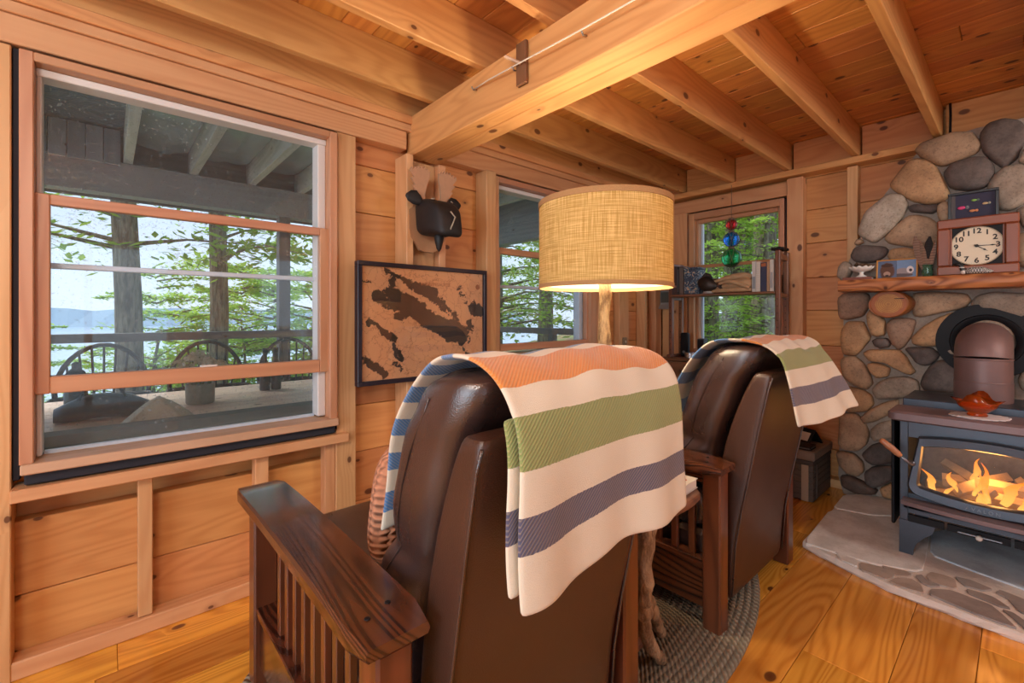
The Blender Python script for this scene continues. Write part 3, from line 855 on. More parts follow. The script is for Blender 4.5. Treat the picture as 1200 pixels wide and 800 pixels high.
# top plates
m = MB()
def rr_poly(x0, x1, y0, y1, r, n=6):
    out = []
    for cx, cy, a0 in ((x0 + r, y0 + r, 180), (x1 - r, y0 + r, 270), (x1 - r, y1 - r, 0), (x0 + r, y1 - r, 90)):
        for k in range(n + 1):
            a = R(a0 + 90 * k / n); out.append((cx + r * math.cos(a), cy + r * math.sin(a)))
    return out
rings = []
for d, z in ((.012, .652), (.0, .660), (.0, .690), (.010, .700)):
    rings.append([(x, y, z) for x, y in rr_poly(-.045 + d, .20 - d, -.338 + d, .338 - d, .035)])
m.loft(rings); m.build('top_plate', PLATE, S, smooth=.5)
sbox('rear_top', STEEL, .20, .58, -.31, .31, .69, .735)
sbox('rear_top_shadow_gap', BLACK, .185, .56, -.30, .30, .655, .69)
sbox('side_shield', BLACK, .12, .60, .330, .345, .09, .66)
sbox('side_shield', BLACK, .12, .60, -.345, -.330, .09, .66)
sbox('shield_bracket', BLACK, .3, .5, .29, .332, .4, .44); sbox('shield_bracket', BLACK, .3, .5, -.332, -.29, .4, .44)
# arched door frame
def door_outline(hw, zt, zbm, bow_t, bow_b, r, n=12):
    pts = []
    for k in range(n + 1):
        y = hw - r - (2 * hw - 2 * r) * k / n
        pts.append((y, zt + bow_t * (1 - (y / hw) ** 2)))
    for k in range(1, 6):
        a = R(90 + 90 * k / 5); pts.append((-hw + r + r * math.cos(a), zt - r + r * math.sin(a) + bow_t * (1 - ((hw - r) / hw) ** 2) * (1 - k / 5)))
    for k in range(n + 1):
        y = -hw + r + (2 * hw - 2 * r) * k / n
        pts.append((y, zbm - bow_b * (1 - (y / hw) ** 2)))
    for k in range(1, 6):
        a = R(270 + 90 * k / 5); pts.append((hw - r + r * math.cos(a), zbm + r + r * math.sin(a) - bow_b * (1 - ((hw - r) / hw) ** 2) * (1 - k / 5)))
    return pts
DO = door_outline(.262, .578, .315, .028, .035, .04)
DI = door_outline(.222, .538, .352, .022, .026, .018)
door = MB()
no = len(DO)
rings = [[(x, y + (0 if abs(y) > 9 else 0), z) for y, z in P_] for x, P_ in
         ((.0, DO), (-.030, DO), (-.042, [(y * .975, .44 + (z - .44) * .965) for y, z in DO]), (-.040, [(y * 1.03, .44 + (z - .44) * 1.05) for y, z in DI]), (-.026, DI), (.0, DI))]
door.loft(rings, cap=False)
door = door.build('door', STEEL, S, smooth=.6)
m = MB(); m.prism([(y * 1.01, .44 + (z - .44) * 1.01) for y, z in DI], lambda a, b, d: (d, a, b), -.018, -.014)
m.build('door_glass', glass_thin('stove_glass', (1.0, .96, .92), refl=.6), door)
for k, (ch, yy, dz) in enumerate(zip('AVALON', (.098, .074, .050, .026, .003, -.022), (.0, -.002, -.003, -.004, -.004, -.004))):
    pass
text_mesh('raised_lettering', 'A V A L O N', .020, plain('worn_letter_steel', (.17, .18, .20), .35, Metallic=.4), door, (-.0425, .008, .3015), (R(90), 0, R(-90)), .003)
lip = MB()
pl = [(y, -.075 - .035 * (1 - (y / .28) ** 2)) for y in [.28 - .56 * k / 14 for k in range(15)]]
lip.prism([(y, x) for y, x in pl] + [(-.28, .0), (.28, .0)], lambda a, b, d: (b, a, d), .262, .280)
lip.build('ash_lip', PLATE, S)
# handle
hd = MB(); hd.tube([(-.035, .243, .458), (-.075, .243, .458), (-.085, .262, .478), (-.09, .285, .500)], .007, 8); hd.sphere((-.04, .243, .458), .014)
hd = hd.build('handle', plain('handle_steel', (.20, .20, .22), .3, Metallic=.8), S, smooth=9)
m = MB(); m.tube([(-.089, .278, .494), (-.092, .29, .506), (-.098, .315, .53), (-.104, .345, .556), (-.106, .352, .562)], [.010, .014, .0155, .0135, .009], 12)
m.build('wooden_grip', wood('grip_wood', (.42, .20, .09), (.26, .11, .045), .3, 20, 0), hd, smooth=9)
# legs and skirt
for sy in (1, -1):
    m = MB()
    prof = [(.297, .165), (.297, .0), (.246, .0), (.244, .028), (.232, .062), (.205, .098), (.175, .128), (.165, .165)]
    m.prism([(sy * a, b) for a, b in prof], lambda a, b, d: (d, a, b), .0, .035)
    m.build('leg', STEEL, S)
    m = MB(); m.prism([(sy * a, b) for a, b in prof], lambda a, b, d: (d, a, b), .50, .535); m.build('leg', STEEL, S)
    sbox('base_rail', STEEL, .035, .50, *(sorted((sy * .297, sy * .27))), .125, .166)
# logs and flames inside
LOGM = plain('split_log', (.46, .30, .16), .85, .4, 30, .4)
for a, b, w, r in (((.12, .20, .275), (.30, -.22, .30), .036, 0), ((.26, .22, .285), (.16, -.20, .30), .034, 1), ((.10, .10, .33), (.36, -.06, .37), .032, 2), ((.22, .16, .34), (.25, -.19, .345), .034, 3), ((.13, -.02, .34), (.33, .16, .40), .028, 4), ((.12, -.21, .285), (.38, -.1, .36), .03, 5)):
    m = MB(); A_, B_ = Vector(a), Vector(b)
    m.tube([A_, A_.lerp(B_, .5) + Vector((0, 0, .006)), B_], [w, w * 1.05, w * .95], 4 + r % 2, sq=.8)
    m.build('firewood', LOGM, S)
sbox('ash_bed', plain('ash', (.34, .27, .21), .95, .5, 60, .4), .04, .50, -.26, .26, .246, .262, .006)
t = NT('flame'); P = t.obj()
fz = t.n('SeparateXYZ', {0: P}).outputs[2]
fc = t.ramp(t.math('DIVIDE', fz, .20), [(0, (1.0, .50, .10)), (.45, (1.0, .27, .025)), (1, (.95, .16, .01))])
em = t.n('Emission', {'Color': fc, 'Strength': 1.35})
tr = t.n('BsdfTransparent')
lw = t.n('LayerWeight', {'Blend': .35}).outputs['Facing']
ms = t.n('MixShader', {0: t.math('MULTIPLY_ADD', t.noise(P, 14, 2), .35, t.math('MULTIPLY_ADD', lw, .35, .05)), 1: em, 2: tr})
FLAME = t.shader(ms)
for x, y, z, h, w, lean in ((.10, .175, .295, .115, .030, .02), (.09, .145, .275, .09, .022, -.015), (.11, .09, .32, .09, .026, .02), (.13, .045, .315, .12, .032, -.02), (.11, -.005, .30, .185, .040, .012), (.14, -.05, .30, .125, .036, -.03), (.12, -.10, .29, .085, .03, -.02), (.10, .02, .285, .06, .045, 0), (.12, -.16, .30, .11, .03, .02), (.2, .06, .36, .12, .035, -.02)):
    m = MB(); pts = []; rad = []
    for k in range(11):
        s = k / 10
        pts.append((.010 * math.sin(5 * s + y * 30), lean * s * 2 + .016 * math.sin(6.5 * s + y * 40) * s, h * s))
        rad.append(w * (.35 + 1.1 * s) * (1 - s) ** .9 + .0015 if s < .5 else w * .9 * (1 - s) ** 1.15 * 1.7 + .001)
    m.tube(pts, rad, 10, sq=.55); m.build('flame', FLAME, S, (x, y, z), smooth=9)
# flue pipe: up, elbow, into the wall thimble
flue = thing('stove_pipe', 'brown metal stove pipe bending back into the stone chimney', 'pipe', (3.315, .130, .77))
def pseg(name, pts, r):
    m = MB(); m.tube(pts, r, 28); return m.build(name, PIPE, flue, smooth=.6)
pseg('pipe_section', [(0, 0, .002), (0, 0, .10)], .107)
pseg('pipe_section', [(0, 0, .095), (0, 0, .218)], .1058)
el = [(0, 0, .213)] + [(.115 - .115 * math.cos(R(a)), 0, .225 + .125 * math.sin(R(a)) * .62) for a in (0, 22)]
arc = lambda a0, a1: [(.13 - .13 * math.cos(R(a)), 0, .21 + .065 * math.sin(R(a)) + .0) for a in range(a0, a1 + 1, 10)]
m = MB()
ell = []
for a in range(0, 91, 10):
    c_, s_ = math.cos(R(a)), math.sin(R(a))
    ell.append((.12 * (1 - c_), 0, .215 + .075 * s_))
m.tube(ell, [.1065] * len(ell), 28); m.build('elbow', PIPE, flue, smooth=.8)
pseg('pipe_section', [(.115, 0, .288), (.375, 0, .288)], .104)
for z in (.098, .213):
    m = MB(); m.lathe([(.106, z - .004), (.1095, z), (.106, z + .004)], 28, cap=False); m.build('seam_band', PIPE, flue, smooth=9)
m = MB(); m.lathe([(.112, .0), (.125, -.012), (.145, -.016), (.150, -.006), (.208, -.004), (.210, .004), (.112, .006)], 40, c=(.345, 0, .288), axis='X', cap=False)
m.build('thimble_ring', BLACK, flue, smooth=.6)

# on the stove: crocheted mat and red glass dish
mat_ = MB()
n = 40
rings = []
for s, z in ((1.0, 0.0), (1.0, .003), (.96, .004), (.0, .0045)):
    rings.append([((.085 + .006 * math.sin(k * 2.5)) * s * (1.05 if abs(math.cos(2 * PI * k / n)) > .6 else .9) * math.cos(2 * PI * k / n), (.105 + .006 * math.sin(k * 3.1)) * s * math.sin(2 * PI * k / n), z) for k in range(n)])
mat_.loft(rings)
tag(mat_.build('crocheted_mat', plain('white_cotton', (.72, .70, .72), .9, .8, 240, .1), loc=(2.992, .13, .7365), rot=(0, 0, .5)), 'ragged white crocheted mat on the brown stove top', 'mat')
t = NT('red_glass'); g = t.n('BsdfPrincipled', {'Base Color': (1.0, .15, .015, 1), 'Roughness': .03, 'Transmission Weight': .75, 'IOR': 1.45}); t.shader(g); REDG = t.m
m = MB(); rings = []
n = 32
for r, z in ((.0, .0), (.034, .0), (.036, .006), (.030, .014), (.045, .026), (.064, .042), (.072, .062)):
    rings.append([(r * math.cos(2 * PI * k / n), r * math.sin(2 * PI * k / n), z) for k in range(n)])
rim = [( (.079 + .012 * math.cos(4 * 2 * PI * k / n)) * math.cos(2 * PI * k / n), (.079 + .012 * math.cos(4 * 2 * PI * k / n)) * math.sin(2 * PI * k / n), .072 + .030 * max(0, math.cos(2 * 2 * PI * k / n + .4)) ** 1.5 + .006 * math.cos(8 * PI * k / n)) for k in range(n)]
rings.append(rim)
for r, z in ((.066, .060), (.056, .044), (.036, .030), (.0, .022)):
    rings.append([(r * math.cos(2 * PI * k / n), r * math.sin(2 * PI * k / n), z) for k in range(n)])
m.loft(rings, cap=False)
tag(m.build('glass_dish', REDG, loc=(2.985, .135, .7415), smooth=9), 'red orange ruffled glass dish on the white crocheted mat', 'dish')

# ================================================================== RECLINERS
LEATHER = leather('brown_leather', (.040, .021, .018), .30)
LEATHER2 = leather('brown_leather_back', (.050, .020, .011), .42, .6)
def rrect(cx, cy, hx, hy, r, z, n=4, fx=None):
    out = []
    for sx, sy, a0 in ((1, 1, 0), (-1, 1, 90), (-1, -1, 180), (1, -1, 270)):
        for k in range(n + 1):
            a = R(a0 + 90 * k / n)
            x = cx + sx * (hx - r) + r * math.cos(a); y = cy + sy * (hy - r) + r * math.sin(a)
            out.append((x, y, z) if fx is None else fx(x, y, z))
    return out

def make_recliner(label, loc, group):
    c = thing('recliner', label, 'armchair', loc, 0, group)
    for s in (-1, 1):
        # gently bowed arm board
        m = MB(); rings = []
        for k in range(17):
            y = -.012 + 1.012 * k / 16
            z = .628 - .014 * ((k / 16 - .45) / .55) ** 2 * (1 if k > 7 else .25)
            e = .010 if k in (0, 16) else 0.0
            hw = .072 - e
            rings.append([(s * .370 + a * hw, y, z + b) for a, b in ((-1, -.014 + e), (-.93, -.022 + e), (.93, -.022 + e), (1, -.014 + e), (1, .010 - e), (.93, .018 - e * .8), (-.93, .018 - e * .8), (-1, .010 - e))])
        m.loft(rings); arm = m.build('arm', MISSION, c, smooth=.5)
        for yy in (.055, .075):
            q = MB(); q.lathe([(.006, .6455), (.005, .6468)], 10, c=(s * .370 + (-.03 if yy < .06 else .02), yy, 0)); q.build('peg', BLACK, arm)
        m = MB(); m.box(s * .370 - .022, s * .370 + .022, .03, .97, .555, .606, .004); m.build('arm_rail', MISSION, c)
        # legs
        for y0, w in ((.002, .070), (.885, .070)):
            m = MB(); m.box(s * .370 - .036, s * .370 + .036, y0, y0 + w, .0, .606, .006); m.build('leg', MISSION_Z, c)
        # slats
        for k in range(9):
            y = .115 + k * .073
            m = MB(); m.box(s * .370 - .009, s * .370 + .009, y, y + .026, .262, .558, .002); m.build('slat', MISSION_Z, c)
        m = MB(); m.box(s * .370 - .030, s * .370 + .030, .07, .888, .242, .264, .003); m.build('side_ledge', MISSION, c)
        m = MB(); m.box(s * .370 - .020, s * .370 + .020, .07, .888, .075, .242, .003); m.build('side_panel', MISSION, c)
    # reclining back shell
    m = MB(); rings = []
    for z, yr, yf, hw in ((.075, .020, .075, .272), (.09, .016, .09, .277), (.20, .008, .098, .278), (.34, -.002, .094, .278), (.45, -.028, .085, .279), (.60, -.058, .065, .280), (.78, -.092, .022, .281), (.93, -.123, -.040, .282), (.972, -.132, -.062, .281), (.984, -.128, -.070, .276), (.986, -.118, -.080, .262)):
        rings.append(rrect(0, (yr + yf) / 2, hw, (yf - yr) / 2, min(.016, (yf - yr) * .35), z, 3))
    m.loft(rings); shell = m.build('back_shell', LEATHER2, c, smooth=.9, sub=1)
    for s in (-1, 1):
        q = MB(); q.tube([(s * .2785, .012, .10), (s * .2795, -.002, .30), (s * .280, -.026, .45), (s * .2815, -.056, .60), (s * .2825, -.090, .78), (s * .2835, -.122, .93), (s * .280, -.132, .972)], .0035, 6)
        q.build('piping', LEATHER, shell, smooth=9)
    # puffy back cushion with a waist fold and gathered top
    m = MB(); rings = []
    prof = [(.50, .13, .245, .235), (.53, .11, .300, .266), (.575, .09, .330, .278), (.62, .082, .325, .279), (.66, .078, .275, .270), (.69, .072, .238, .266), (.715, .064, .258, .272), (.77, .042, .250, .279), (.84, .02, .228, .281), (.91, -.010, .200, .280), (.965, -.038, .172, .278), (1.0, -.060, .148, .275), (1.035, -.080, .132, .274), (1.062, -.088, .105, .266), (1.080, -.084, .078, .252), (1.090, -.055, .040, .225)]
    for z, yr, yf, hw in prof:
        ring = []
        for (x, y, zz) in rrect(0, (yr + yf) / 2, hw, (yf - yr) / 2, (yf - yr) * .36, z, 5):
            nz = noise.noise(Vector((x * 9, y * 9, z * 13)))
            fold = .010 * math.sin(z * 60 + abs(x) * 22) * max(0, 1 - abs(z - .68) / .12) * (1 if abs(x) > .12 else .4)
            fold += .010 * math.sin(x * 60) * max(0, (z - 1.0) / .09) + .006 * math.sin(z * 40 + x * 14) * (1 if abs(x) > .2 else .3)
            ring.append((x * (1 + .02 * nz), y + .008 * nz + fold * .6, zz + fold + .006 * nz))
        rings.append(ring)
    m.loft(rings); cu = m.build('back_cushion', LEATHER, c, smooth=9, sub=1)
    for s in (-1, 1):
        q = MB(); q.tube([(s * (hw + .0015), (yr + yf) / 2 + .02, z) for z, yr, yf, hw in prof[3:13]], .0022, 5)
        q.build('seam', LEATHER, cu, smooth=9)
    # seat, front and lower body
    m = MB(); rings = []
    for z, i, r in ((.33, .03, .03), (.345, .006, .05), (.40, .0, .05), (.45, .004, .05), (.480, .02, .05), (.492, .07, .05)):
        rings.append([(x, y, z2 + (.018 * math.cos(x * 4.2) if z > .44 else 0)) for x, y, z2 in rrect(0, .535, .325 - i, .425 - i, r, z, 4)])
    m.loft(rings); m.build('seat_cushion', LEATHER, c, smooth=9, sub=1)
    m = MB(); m.box(-.32, .32, .10, .94, .10, .335, .02); m.build('seat_base', LEATHER, c)
    m = MB(); m.box(-.32, .32, .90, .965, .12, .42, .02); m.build('footrest', LEATHER, c)
    return c
chair_a = make_recliner('nearer brown leather recliner with dark slatted oak arms', (.755, .742, 0), 'matching slatted oak recliners')
chair_b = copy_tree(chair_a)
chair_b.location = (2.105, .742, 0)
chair_b['label'] = 'farther brown leather recliner standing nearest the wood stove'

# ------------------------------------------------------------------ striped blankets
CREAM, ORANGE, GREEN, NAVY, BLUE = (.69, .635, .51), (.62, .205, .018), (.20, .26, .07), (.040, .045, .11), (.03, .17, .42)
def blanket_mat(name, stops, L):
    t = NT(name)
    uv = t.n('TexCoord').outputs['UV']
    sp = t.n('SeparateXYZ', {0: uv}); U, V = sp.outputs[0], sp.outputs[1]
    wob = t.math('MULTIPLY_ADD', t.noise(uv, 160, 2), .004, -.002)
    vv = t.math('DIVIDE', t.math('ADD', V, wob), L)
    col = t.ramp(vv, [(p / L, c) for p, c in stops], 'CONSTANT')
    tw = t.math('SINE', t.math('ADD', t.math('MULTIPLY', U, 640.0), t.math('MULTIPLY', V, 760.0)))
    isw = t.n('SeparateColor', {0: col}).outputs[1]
    colored = t.math('LESS_THAN', isw, .5)
    line = t.math('MULTIPLY', t.step(tw, .15, .85), colored)
    c = t.mix(t.math('MULTIPLY', line, .24), col, (.62, .48, .28))
    fz = t.noise(uv, 420, 3, .8)
    c = t.mix(t.math('MULTIPLY', fz, .07), c, (.9, .82, .7))
    h = t.math('ADD', t.math('MULTIPLY', t.math('MULTIPLY', tw, colored), .5), t.math('MULTIPLY', fz, 1.4))
    return t.surf(c, .95, t.bump(h, .4, .003), Sheen_Weight=.35)

def make_blanket(label, x0, x1, path, hem, side, sway, mat, loc, skew=None, seed=0, rearlen=.30, fold=True):
    """drape along path of (y, z); x across; returns the thing with its main cloth and folded underlayer"""
    pts = [Vector((0, y, z)) for y, z in path]
    def resample(ps, n):
        for _ in range(2):
            q = [ps[0]]
            for a, b in zip(ps, ps[1:]): q += [a.lerp(b, .25), a.lerp(b, .75)]
            q.append(ps[-1]); ps = q
        d = [0.0]
        for a, b in zip(ps, ps[1:]): d.append(d[-1] + (b - a).length)
        L = d[-1]; out = []
        j = 0
        for i in range(n + 1):
            s = L * i / n
            while j < len(d) - 2 and d[j + 1] < s: j += 1
            f = (s - d[j]) / max(1e-9, d[j + 1] - d[j])
            out.append((ps[j].lerp(ps[j + 1], f), s))
        return out, L
    P_, L = resample(pts, 72)
    root = thing('blanket', label, 'blanket', loc, 0, 'striped blankets over the recliners')
    def cloth(name, xa, xb, s_from, off, hemf, nu):
        m = MB(); m.uv = []
        rows = [r for r in P_ if r[1] >= s_from - 1e-6]
        for p, s in rows:
            tr = max(0.0, (s - (L - rearlen)) / rearlen)
            for k in range(nu + 1):
                u = k / nu
                x = xa + (xb - xa) * u - .010 * (1 - u) * max(0.0, 1 - s / (.60 * L))
                y, z = p.y, p.z
                y -= off
                if tr > 0:
                    y -= side * tr * (.012 + .009 * math.sin(u * 8.5 + 1.0 + seed) + .006 * math.sin(u * 19 + seed))
                    z -= hemf(u) * tr ** 1.5
                    if skew: y += skew[0] * u * tr; x += skew[1] * tr * (u - .2)
                else:
                    z += .005 * math.sin(u * 9 + s * 13 + seed) + .004 * math.sin(u * 23 + s * 5)
                x += .006 * math.sin(s * 17 + u * 2 + seed) * (1 if k in (0, nu) else .6)
                m.v.append((x, y, z)); m.uv.append((x - xa, s))
        w = nu + 1
        for i in range(len(rows) - 1):
            for k in range(nu):
                m.f.append((i * w + k, i * w + k + 1, (i + 1) * w + k + 1, (i + 1) * w + k)); m.mi.append(0)
        o = m.build(name, mat, root, smooth=9)
        md = o.modifiers.new('t', 'SOLIDIFY'); md.thickness = .010; md.offset = 1 if fold else -1
        md2 = o.modifiers.new('s', 'SUBSURF'); md2.levels = 1; md2.render_levels = 1
        return o
    cloth('cloth', x0, x1, 0.0, 0.012, hem, 30)
    if fold:
        cloth('underlayer', x0 - .012, x0 + .20, L - rearlen * 1.0, -.006, lambda u: .012 - .05 * u, 8)
    return root, L
pathA = [(.318, .665), (.312, .72), (.300, .78), (.284, .84), (.258, .92), (.222, .99), (.176, 1.048), (.110, 1.096), (.03, 1.112), (-.05, 1.112), (-.11, 1.088), (-.146, 1.04), (-.158, .98), (-.160, .92), (-.158, .86), (-.157, .80), (-.156, .735)]
def stops(L, front=BLUE):
    # measured from the rear hem
    seq = [(CREAM, .078), (NAVY, .055), (CREAM, .068), (GREEN, .082), (CREAM, .056), (ORANGE, .095), (CREAM, .056), (BLUE, .045), (CREAM, .045), (BLUE, .045), (CREAM, .045), (BLUE, .05), (CREAM, .05), (BLUE, .05), (CREAM, .05), (BLUE, .05), (CREAM, .06), (BLUE, .05), (CREAM, .1), (BLUE, .05), (CREAM, .05)]
    out = []; e = L
    for c, w in seq:
        a = max(0.0, e - w); out.append((a, c)); e = a
        if e <= 0: break
    return sorted(out, key=lambda q: q[0])
def plen(path): return sum(math.dist(a, b) for a, b in zip(path, path[1:]))
LA = plen(path=pathA) * .985
BLM = blanket_mat('striped_wool', stops(LA), LA)
hemA = lambda u: .034 - .028 * u + .008 * math.sin(u * 9)
make_blanket('cream blanket with orange, green and navy stripes over the nearer recliner', -.243, .318, pathA, hemA, 1.0, 1, BLM, (.755, .742, 0), None, 0)
pathB = [(.285, .70), (.284, .76), (.290, .83), (.270, .91), (.230, .985), (.182, 1.048), (.112, 1.098), (.03, 1.112), (-.05, 1.112), (-.115, 1.088), (-.150, 1.04), (-.166, .98), (-.178, .92), (-.186, .86), (-.192, .815)]
LB = plen(pathB) * .985
def stopsB(L):
    seq = [(CREAM, .062), (NAVY, .060), (CREAM, .062), (GREEN, .072), (CREAM, .060), (ORANGE, .075), (CREAM, .05), (BLUE, .06), (CREAM, .07), (BLUE, .06), (CREAM, .07), (BLUE, .06), (CREAM, .07), (BLUE, .06), (CREAM, .07)]
    out = []; e = L
    for c, w in seq:
        a = max(0.0, e - w); out.append((a, c)); e = a
        if e <= 0: break
    return sorted(out, key=lambda q: q[0])
BLM2 = blanket_mat('striped_wool_soft', stopsB(LB), LB)
make_blanket('cream blanket with orange, green and navy stripes over the farther recliner', -.262, .285, pathB, lambda u: .012 + .012 * math.sin(u * 5), .8, 1, BLM2, (2.105, .742, 0), (-.07, .02), 2, .25, fold=False)

# ------------------------------------------------------------------ knitted pillows on the seats
def knit(name, col):
    t = NT(name); uv = t.obj(); sp = t.n('SeparateXYZ', {0: uv})
    xy = t.math('ADD', sp.outputs[0], t.math('MULTIPLY', sp.outputs[1], 1.4))
    a = t.math('SINE', t.math('ADD', t.math('MULTIPLY', xy, 170.0), t.math('MULTIPLY', t.math('SINE', t.math('MULTIPLY', sp.outputs[2], 260.0)), .5))); b = t.math('SINE', t.math('MULTIPLY', sp.outputs[2], 300.0))
    h = t.math('ADD', t.math('ABSOLUTE', a), t.math('MULTIPLY', b, .4))
    return t.surf(t.mix(t.math('MULTIPLY_ADD', h, .4, .25), tuple(c * .6 for c in col), col), .95, t.bump(h, .9, .006))
def pillow(label, loc, rot, mat_, hx=.22, hz=.2, th=.075):
    m = MB(); rings = []
    n = 28
    for k in range(9):
        s = -1 + 2 * k / 8
        f = math.sqrt(max(0.0, 1 - s * s)) * .14 + .86 if abs(s) < 1 else .80
        ring = []
        for j in range(n):
            a = 2 * PI * j / n
            ca, sa = math.cos(a), math.sin(a)
            q = (abs(ca) ** 5 + abs(sa) ** 5) ** (-1 / 5)
            ring.append((hx * ca * q * f, s * th * (1.0), hz * sa * q * f))
        rings.append(ring)
    for i, ring in enumerate(rings):
        s = -1 + 2 * i / 8
        for j, p in enumerate(ring):
            e = max(abs(p[0]) / hx, abs(p[2]) / hz)
            ring[j] = (p[0], p[1] * (1 - .45 * e ** 3), p[2])
    m.loft(rings)
    return tag(m.build('knit_pillow', mat_, None, loc, rot, smooth=9, sub=1), label, 'pillow', 'knitted pillows on the recliners')
pillow('salmon ribbed knit pillow leaning in the nearer recliner', (.745, 1.125, .695), (R(14), 0, 0), knit('salmon_knit', (.66, .30, .17)), .235, .195, .055)
pillow('mustard ribbed knit pillow leaning in the farther recliner', (2.105, 1.115, .70), (R(14), 0, 0), knit('mustard_knit', (.58, .30, .075)), .235, .195, .055)

# ================================================================== FLOOR LAMP, TABLE, RUG
fl = thing('floor_lamp', 'floor lamp with burlap drum shade and barky log pole', 'lamp', (1.405, 1.05, 0))
t = NT('burlap'); P = t.n('TexCoord').outputs['UV']
sp = t.n('SeparateXYZ', {0: P}); U, V = sp.outputs[0], sp.outputs[1]
nu_ = t.noise(t.n('CombineXYZ', {0: t.math('MULTIPLY', U, 9.0), 1: t.math('MULTIPLY', V, 300.0), 2: 0.0}).outputs[0], 1, 2)
nv_ = t.noise(t.n('CombineXYZ', {0: t.math('MULTIPLY', U, 300.0), 1: t.math('MULTIPLY', V, 9.0), 2: 0.0}).outputs[0], 1, 2)
w = t.math('ADD', nu_, nv_)
c = t.mix(t.step(w, .75, 1.35), (.46, .29, .085), (.78, .57, .25))
df = t.n('BsdfDiffuse', {'Color': c, 'Normal': t.bump(w, .5, .002)})
tl = t.n('BsdfTranslucent', {'Color': c})
ms = t.n('MixShader', {0: .15, 1: df, 2: tl})
BURLAP = t.shader(ms)
t = NT('shade_lining'); df = t.n('BsdfDiffuse', {'Color': (.95, .90, .80, 1)}); tl = t.n('BsdfTranslucent', {'Color': (.95, .90, .80, 1)})
LINING = t.shader(t.n('MixShader', {0: .30, 1: df, 2: tl}))
def drum(name, r, z0, z1, m_, th=0):
    m = MB(); m.uv = []; n = 72
    for i in range(3):
        z = z0 + (z1 - z0) * i / 2
        for k in range(n + 1):
            a = 2 * PI * k / n
            m.v.append((r * math.cos(a), r * math.sin(a), z)); m.uv.append((k / n * 2 * PI * r, z))
    for i in range(2):
        for k in range(n):
            m.f.append((i * (n + 1) + k, i * (n + 1) + k + 1, (i + 2 - 1) * (n + 1) + k + 1, (i + 1) * (n + 1) + k)); m.mi.append(0)
    return m.build(name, m_, fl, smooth=9)
shade = drum('lamp_shade', .247, 1.306, 1.622, BURLAP)
TRIM = plain('shade_trim', (.42, .24, .10), .9, .5, 300, .2)
for z0, z1 in ((1.303, 1.318), (1.606, 1.626)):
    m = MB(); m.lathe([(.2450, z0), (.2495, z0), (.2495, z1), (.2450, z1), (.2450, z0)], 72, cap=False); m.build('shade_trim', TRIM, fl, smooth=.5)
m = MB(); a0 = R(-68)
m.box(.2476, .2492, -.006, .006, 1.318, 1.606); m.build('shade_seam', TRIM, fl, rot=(0, 0, a0))
q = MB(); q.lathe([(.2452, 1.308), (.2452, 1.62)], 72, cap=False); q.build('shade_lining', LINING, fl, smooth=9)
m = MB()
for k in range(3):
    a = 2 * PI * k / 3 + .4
    m.tube([(.012 * math.cos(a), .012 * math.sin(a), 1.60), (.246 * math.cos(a), .246 * math.sin(a), 1.614)], .0025, 6)
m.build('shade_spider', BLACK, fl)
t = NT('bulb_glass'); BULB = t.shader(t.n('Emission', {'Color': (1.0, .80, .55, 1), 'Strength': 9.0}))
m = MB(); m.sphere((0, 0, 1.47), (.03, .03, .038), 14, 10); m.build('bulb', BULB, fl, smooth=9)
m = MB(); m.lathe([(.018, 1.36), (.018, 1.434), (.012, 1.437)], 14); m.build('socket', plain('brass', (.5, .33, .12), .3, Metallic=1.0), fl)
t = NT('barky_pole'); P = t.obj(); nn = t.noise(t.vm('MULTIPLY', P, (1, 1, .35)), 38, 5, .7)
BARK = t.surf(t.mix(t.step(nn, .35, .65), (.16, .085, .035), (.60, .40, .19)), .8, t.bump(nn, .8, .01))
m = MB(); m.tube([(.003 * math.sin(k * 1.7), .003 * math.cos(k * 2.3), .028 + k * 1.332 / 16) for k in range(17)], [.023 + .003 * math.sin(k * 2.1) for k in range(17)], 12)
m.build('pole', BARK, fl, smooth=9)
m = MB(); m.lathe([(.15, .013), (.15, .035), (.14, .042), (.0, .042)], 36); m.build('base', WALNUT, fl, smooth=.5)

# small table on driftwood legs between the recliners
tb = thing('side_table', 'small side table on gnarled driftwood legs between the recliners', 'table', (1.42, .86, 0))
t = NT('driftwood'); P = t.obj(); nn = t.noise(t.vm('MULTIPLY', P, (1, 1, .5)), 30, 5, .65)
DRIFT = t.surf(t.mix(t.step(nn, .3, .7), (.16, .085, .04), (.46, .30, .17)), .75, t.bump(nn, 1.0, .02))
m = MB()
top = [(-.155 + .01, -.12), (.02, -.135), (.15, -.115), (.168, .0), (.15, .115), (.0, .135), (-.14, .12), (-.168, .02)]
top = smooth_poly(top, 2)
m.loft([[(a * s, b * s, z) for a, b in top] for s, z in ((.96, .558), (1, .566), (1, .580), (.97, .586))])
m.build('table_top', WALNUT, tb, smooth=.5)
def drift(pts, rad, name='leg'):
    m = MB(); P_ = [Vector(p) for p in pts]
    for _ in range(2):
        q = [P_[0]]; r = [rad[0]]
        for i in range(len(P_) - 1):
            q += [P_[i].lerp(P_[i + 1], .3), P_[i].lerp(P_[i + 1], .7)]; r += [rad[i] * .7 + rad[i + 1] * .3, rad[i] * .3 + rad[i + 1] * .7]
        q.append(P_[-1]); r.append(rad[-1]); P_, rad = q, r
    rad = [x * (1 + .45 * noise.noise(Vector((i * .9, x * 90, 1)))) for i, x in enumerate(rad)]
    m.tube(P_, rad, 10); m.build(name, DRIFT, tb, smooth=9)
drift([(-.07, -.02, .565), (-.115, -.05, .50), (-.10, -.03, .42), (-.135, -.06, .33), (-.11, -.035, .22), (-.075, -.03, .11), (.005, -.035, .013)], [.022, .026, .020, .028, .024, .024, .019])
